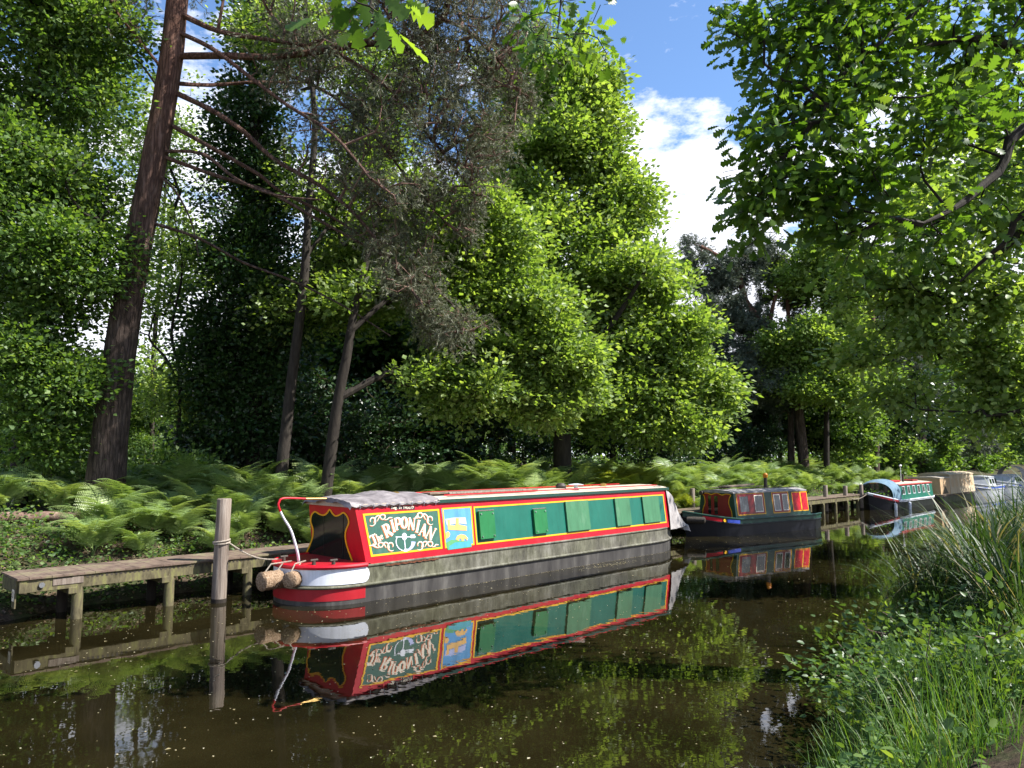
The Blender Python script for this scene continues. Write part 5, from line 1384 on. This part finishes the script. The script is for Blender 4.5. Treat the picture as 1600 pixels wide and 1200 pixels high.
# ------------------------------------------------------------------ jetty, posts, rope
J = empty('jetty', tuple(uv(3.0, 13.55, 0)), R(46), 'long mossy timber jetty on round legs running behind the moored boats', 'jetty')
JL = 35.5
q = MB(); n_pl = int(JL / .15)
for k in range(n_pl): q.box((.075 + .15 * k, 0, .69 + rnd.uniform(-.002, .002)), (.148, 1.0 + rnd.uniform(-.012, .012), .035), rnd.uniform(-.003, .003), .003)
q.build('deck', DECKM, J)
for y in (-.44, .44):
    q = MB()
    for k in range(9): q.box((2.0 + 3.95 * k, y, .575), (3.93, .06, .19), 0, .006)
    q.build('side_beam', MOSSY if y < 0 else WOOD, J)
q = MB(); q.box((.03, 0, .575), (.05, .80, .185), 0, .005); q.build('end_beam', MOSSY, J)
for k in range(26):
    x = .75 + 1.4 * k
    q = MB(); q.box((x, 0, .445), (.12, .96, .1), 0, .006); q.build('cross_beam', MOSSY, J)
    for y in (-.40, .36):
        q = MB(); P_ = [(x + .09, y, -.7), (x + .09, y, .0), (x + .09, y, .50)]; q.tube(P_, [.085, .083, .08], 12, True, 0, .02, k); q.build('leg', MOSSY if y < 0 else BARK_D, J, True)
q = MB(); q.box((.006, -.33, .43), (.02, .16, .34), 0, .004); sg = q.build('notice', MOSSY, J)
q = MB(); q.box((-.008, -.33, .45), (.006, .11, .17), 0); q.build('notice_face', CREAM, sg)
q = MB(); rib(q, [(-.33 + .03 * math.cos(a), .46 + .045 * math.sin(a)) for a in np.linspace(0, 2 * math.pi, 14)], .006, lambda y, z, o: (-.0125 - o, y, z), 0); q.build('notice_mark', IRON, sg)
q = MB(); q.tube([(.32, -.47, .58), (.32, -.50, .58)], .04, 12); q.build('fixing_bolt', CHROME, J, True)
q = MB(); q.box((.68, -.475, .60), (.42, .012, .1), 0, .003); q.build('name_plate', POSTM, J)
q = MB()                                                 # dark row of anti slip holes below the deck edge
for k in range(200): q.box((.95 + .07 * k, -.4715, .635), (.03, .004, .028), 0)
q.build('dark_slots', IRON, J)
def post(px, pyb, top_py, r, lab, lean=0.0, group=None):
    p = atz(px, pyb, 0.0); zt = at(px, top_py, p[1])[2]
    root = empty('mooring_post', tuple(p), 0, lab, 'post', group)
    q = MB(); q.tube([(0, 0, -.9), (lean * .3, 0, 0), (lean * .6, 0, zt * .5), (lean, 0, zt - .012), (lean, 0, zt)], [r, r, r * .98, r * .96, r * .88], 16, True, 0, .012, int(px))
    q.build('shaft', POSTM, root, True)
    q = MB(); q.tube([(lean * .3 - 0, 0, -.05), (lean * .36, 0, .07)], r * 1.012, 16, False); q.build('wet_foot', BARK_D, root, True)
    return p, zt
P0, zt0 = post(340, 941, 779, .125, 'thick weathered mooring post standing in front of the near jetty', .05)
post(1083, 822, 763, .09, 'mooring post between the two nearest narrowboats')
post(1291, 801, 758, .1, 'mooring post nearest the stern of the short green boat')
post(1322, 798, 759, .1, 'mooring post midway between the short green boat and the blue canopied boat')
post(1347, 796, 757, .09, 'mooring post right at the bow of the blue canopied boat')
# ropes
q = MB(); zr = 1.02
for k in range(2): q.tube([(P0[0] + .03 + .137 * math.cos(a), P0[1] + .137 * math.sin(a), zr + .03 * k + .02 * math.sin(a + k)) for a in np.linspace(0, 2 * math.pi, 20)], .014, 6)
e_ = loc1(.5, .35, .70); s_ = (P0[0] + .16, P0[1] - .02, zr)
q.tube([(s_[0] + (e_[0] - s_[0]) * t, s_[1] + (e_[1] - s_[1]) * t, s_[2] + (e_[2] - s_[2]) * t - .12 * math.sin(math.pi * t)) for t in np.linspace(0, 1, 12)], .013, 6)
tag(q.build('mooring_rope', ROPE, None, True), 'mooring rope tied round the thick post and led to the green boat', 'rope')
q = MB(); a_ = atz(1322, 798, 0); s_ = (a_[0] + .1, a_[1], .62); e_ = c3w(.1, 0, .82)
q.tube([(s_[0] + (e_[0] - s_[0]) * t, s_[1] + (e_[1] - s_[1]) * t, s_[2] + (e_[2] - s_[2]) * t - .18 * math.sin(math.pi * t)) for t in np.linspace(0, 1, 12)], .016, 6)
tag(q.build('mooring_rope', ROPE, None, True), 'pale mooring rope from a post to the blue canopied boat bow', 'rope')

# ------------------------------------------------------------------ left bank log and litter
lp0, lp1 = atz(-60, 812, 1.30), atz(132, 806, 1.30)
q = MB(); n_ = 12; q.tube([lp0 + (lp1 - lp0) * k / n_ + np.array((0, 0, .02 * math.sin(k * 1.7))) for k in range(n_ + 1)], [.13 - .003 * k for k in range(n_ + 1)], 12, True, 0, .08, 2)
tag(q.build('fallen_log', noise_mat('reddish_log_bark', [(.3, (.07, .04, .03)), (.55, (.19, .12, .095)), (.75, (.32, .23, .19))], 7, .9, None, .6, .03), None, True), 'reddish fallen log lying on the bank at the left edge', 'log')

# ------------------------------------------------------------------ near bank plants
def blade_arrays(base, az, Lb, wd, lean, bend, seg=5):
    """curved tapering blades: base (n,3), azimuth, length, width, initial lean from vertical, total bend"""
    n = len(base); t = np.linspace(0, 1, seg + 1)
    h = np.stack([np.cos(az), np.sin(az), 0 * az], -1); s_ = np.stack([-np.sin(az), np.cos(az), 0 * az], -1)
    P = [base]; ang = lean.copy()
    for k in range(seg):
        a = lean + bend * ((k + .5) / seg) ** 1.5
        P.append(P[-1] + (Lb / seg)[:, None] * (h * np.sin(a)[:, None] + np.array((0, 0, 1.)) * np.cos(a)[:, None]))
    V = []
    for k in range(seg + 1):
        w_ = wd * (1 - t[k] ** 2.2) * (.55 + .45 * min(1, t[k] * 4)) + .0006
        V += [P[k] - s_ * w_[:, None], P[k] + s_ * w_[:, None]]
    V = np.stack(V, 1); m = 2 * (seg + 1)
    F = np.array([(2 * k, 2 * k + 1, 2 * k + 3, 2 * k + 2) for k in range(seg)])
    F = (F[None] + (np.arange(n) * m)[:, None, None]).reshape(-1, 4)
    return V.reshape(-1, 3), F, np.repeat(RNG.random(n), m)
def reed_mesh(n, lmin, lmax, rad):
    r_ = rad * np.sqrt(RNG.random(n)); a = RNG.random(n) * 6.283
    base = np.stack([r_ * np.cos(a), r_ * np.sin(a), -.05 + 0 * r_], -1)
    Lb = RNG.uniform(lmin, lmax, n)
    me = np_mesh('reed_clump', *blade_arrays(base, a + RNG.normal(size=n) * .9, Lb, RNG.uniform(.009, .021, n), np.abs(RNG.normal(size=n)) * .3, np.abs(RNG.normal(size=n)) * 1.1 + .6, 8))
    me.materials.append(REED); return me
reeds = [reed_mesh(95, .9, 2.0, .32), reed_mesh(80, .8, 1.8, .3), reed_mesh(100, 1.1, 2.2, .36)]
def scatter(name, mes, lab, cat, grp, spots_):
    for i, (u, v, s) in enumerate(spots_):
        o = bpy.data.objects.new(name, mes[i % len(mes)]); COL.objects.link(o)
        z = max(-.05, gz(u, v)); o.location = tuple(uv(u, v, z - .02)); o.scale = (s, s, s * rnd.uniform(.9, 1.1)); o.rotation_euler = (0, 0, rnd.uniform(0, 6.28))
        tag(o, lab, cat, grp)
rs = []
for k in range(60):
    u = 9.6 + 12.5 * (k / 59) + rnd.uniform(-.3, .3); v = rnd.uniform(1.5, 3.1) if u > 10.5 else rnd.uniform(1.3, 2.5)
    rs.append((u, v, rnd.uniform(.7, 1.0) * (1.0 if v < 2.8 else .8)))
scatter('reed_clump', reeds, 'clump of long arching sedge blades on the right bank edge', 'reeds', 'sedge clumps on the right bank', rs)
n = 34000
u = RNG.uniform(3.2, 22, n); v = RNG.uniform(.55, 3.6, n)
z = ground_z(edge(u, v)) + bumpy(u, v); k = (z > .03) & ((v > 1.2 + .12 * np.sin(u * 5)) | (u > 6.6) | (RNG.random(n) < .06)); u, v, z = u[k], v[k], z[k]; n = len(u)
base = np.stack([UX * u - UY * v, UY * u + UX * v, z - .01], -1)
pat = .5 + .5 * np.sin(u * 1.7 + 1) * np.sin(v * 2.9)
V, F, tt = blade_arrays(base, RNG.random(n) * 6.283, RNG.uniform(.12, .72, n) * (.35 + .55 * np.clip((v - .5) / 1.0, 0, 1)) * (.6 + .6 * pat), RNG.uniform(.002, .0045, n), np.abs(RNG.normal(size=n)) * .25, np.abs(RNG.normal(size=n)) * .9, 4)
tag(link('long_grass', np_mesh('long_grass', V, F, tt), GRASS), 'long green grass growing on the near bank by the path', 'grass', None, 'stuff')
cover('bramble_ground_cover', 5500, (3.2, 22), (1.2, 3.6), .07, WEED, .02, lab='low bramble and nettle leaves among the grass of the near bank', ztop=.32, up=1.0)
def weed_mesh(h, npair, size):
    rg = np.random.default_rng(int(h * 1000)); P, D, Nn, Sz = [], [], [], []
    mbw = MB(); ns = 3
    for s_ in range(ns):
        a = rg.random() * 6.28; ln = h * rg.uniform(.7, 1.1); lean = rg.uniform(.1, .5)
        pts = [np.array((math.cos(a) * lean * ln * t * t + .06 * math.cos(a * 2 + s_), math.sin(a) * lean * ln * t * t + .06 * math.sin(a * 2 + s_), ln * t)) for t in np.linspace(0, 1, 7)]
        mbw.tube(pts, [.006] * 5 + [.004, .002], 5)
        for k in range(npair):
            t = .2 + .8 * k / npair; i = min(5, int(t * 6)); c = pts[i] + (pts[i + 1] - pts[i]) * (t * 6 - i)
            for sg in (0, math.pi):
                b = k * 1.57 + sg + rg.uniform(-.3, .3); d = np.array((math.cos(b), math.sin(b), rg.uniform(-.15, .4)))
                P.append(c); D.append(d); Nn.append(np.array((0, 0, 1.)) + rg.normal(size=3) * .3); Sz.append(size * (1.15 - .6 * t) * rg.uniform(.8, 1.2))
    V, F, tt = leaf_cloud(np.array(P), np.array(D), np.array(Nn), np.array(Sz), OVATE, 1.35)
    b0 = len(mbw.v)
    Vall = np.concatenate([np.array(mbw.v), V]); F4 = []
    me = bpy.data.meshes.new('broadleaf_weed')
    me.from_pydata(Vall.tolist(), [], mbw.f + (F + b0).tolist())
    at_ = me.attributes.new('tint', 'FLOAT', 'POINT'); at_.data.foreach_set('value', np.concatenate([np.full(b0, .2), tt]).astype(np.float32))
    me.materials.append(WEED); return me
weeds = [weed_mesh(.7, 8, .085), weed_mesh(.5, 7, .075), weed_mesh(.9, 10, .095)]
ws_ = []
for k in range(40):
    u = rnd.uniform(4.3, 11.5); e0 = 2.55 + float(np.interp(u, [4, 6, 7.5, 9, 11], [-.8, -.35, .1, .4, 1.0])); v = rnd.uniform(max(1.35, e0 - 1.3), e0 + .1)
    ws_.append((u, v, rnd.uniform(.55, 1.05)))
scatter('broadleaf_weed', weeds, 'leafy green weed plant in the grass at the near water edge', 'weed', 'weeds on the near bank', ws_)

for px, py, zz, rx, rz, n, lab in [(1345, 1090, .25, .3, .22, 34, 'bramble clump leaning over the water at the near bank corner'), (1415, 1030, .3, .36, .28, 40, 'bramble clump just before the sedges'), (1470, 1120, .5, .32, .22, 36, 'bramble clump in the middle of the near bank grass'),
                              (1550, 1100, .6, .3, .22, 30, 'bramble clump at the right edge beside the path')]:
    shrub('bramble_clump', lab, atz(px, py, zz), rx, rz, n, WEED, .075, 26, .9, tpl=OVATE)
# ------------------------------------------------------------------ floating specks
n = 4600
u = -2 + 36 * RNG.random(n) ** 1.5; v = RNG.uniform(3.4, 13.4, n)
P = np.stack([UX * u - UY * v, UY * u + UX * v, np.full(n, .004)], -1)
c_ = atz(955, 882, .004); m2_ = 260
al = RNG.normal(size=m2_) * .55; ac = RNG.normal(size=m2_) * .09
P = np.concatenate([P, np.stack([c_[0] + al * UX - ac * UY, c_[1] + al * UY + ac * UX, np.full(m2_, .005)], -1)])
k_ = 900; xx = RNG.uniform(1.6, 11.5, k_); yy = -.97 - np.abs(RNG.normal(size=k_)) * .02
P = np.concatenate([P, np.stack([O1[0] + xx * C46 - yy * S46, O1[1] + xx * S46 + yy * C46, np.full(k_, .004)], -1)])
nn = len(P); sz = RNG.uniform(.008, .03, nn) * np.where(RNG.random(nn) < .08, 1.9, 1.0); sz[-k_:] = RNG.uniform(.008, .02, k_)
V, F, tt = leaf_cloud(P, np.stack([RNG.normal(size=nn), RNG.normal(size=nn), 0 * sz], -1), np.tile((0, 0, 1.), (nn, 1)), sz, KITE, 1.0)
V[:, 2] = np.maximum(V[:, 2], .003)
tag(link('floating_specks', np_mesh('floating_specks', V, F, tt), SPECK), 'pale seeds and leaf bits floating on the canal', 'floating debris', None, 'stuff')
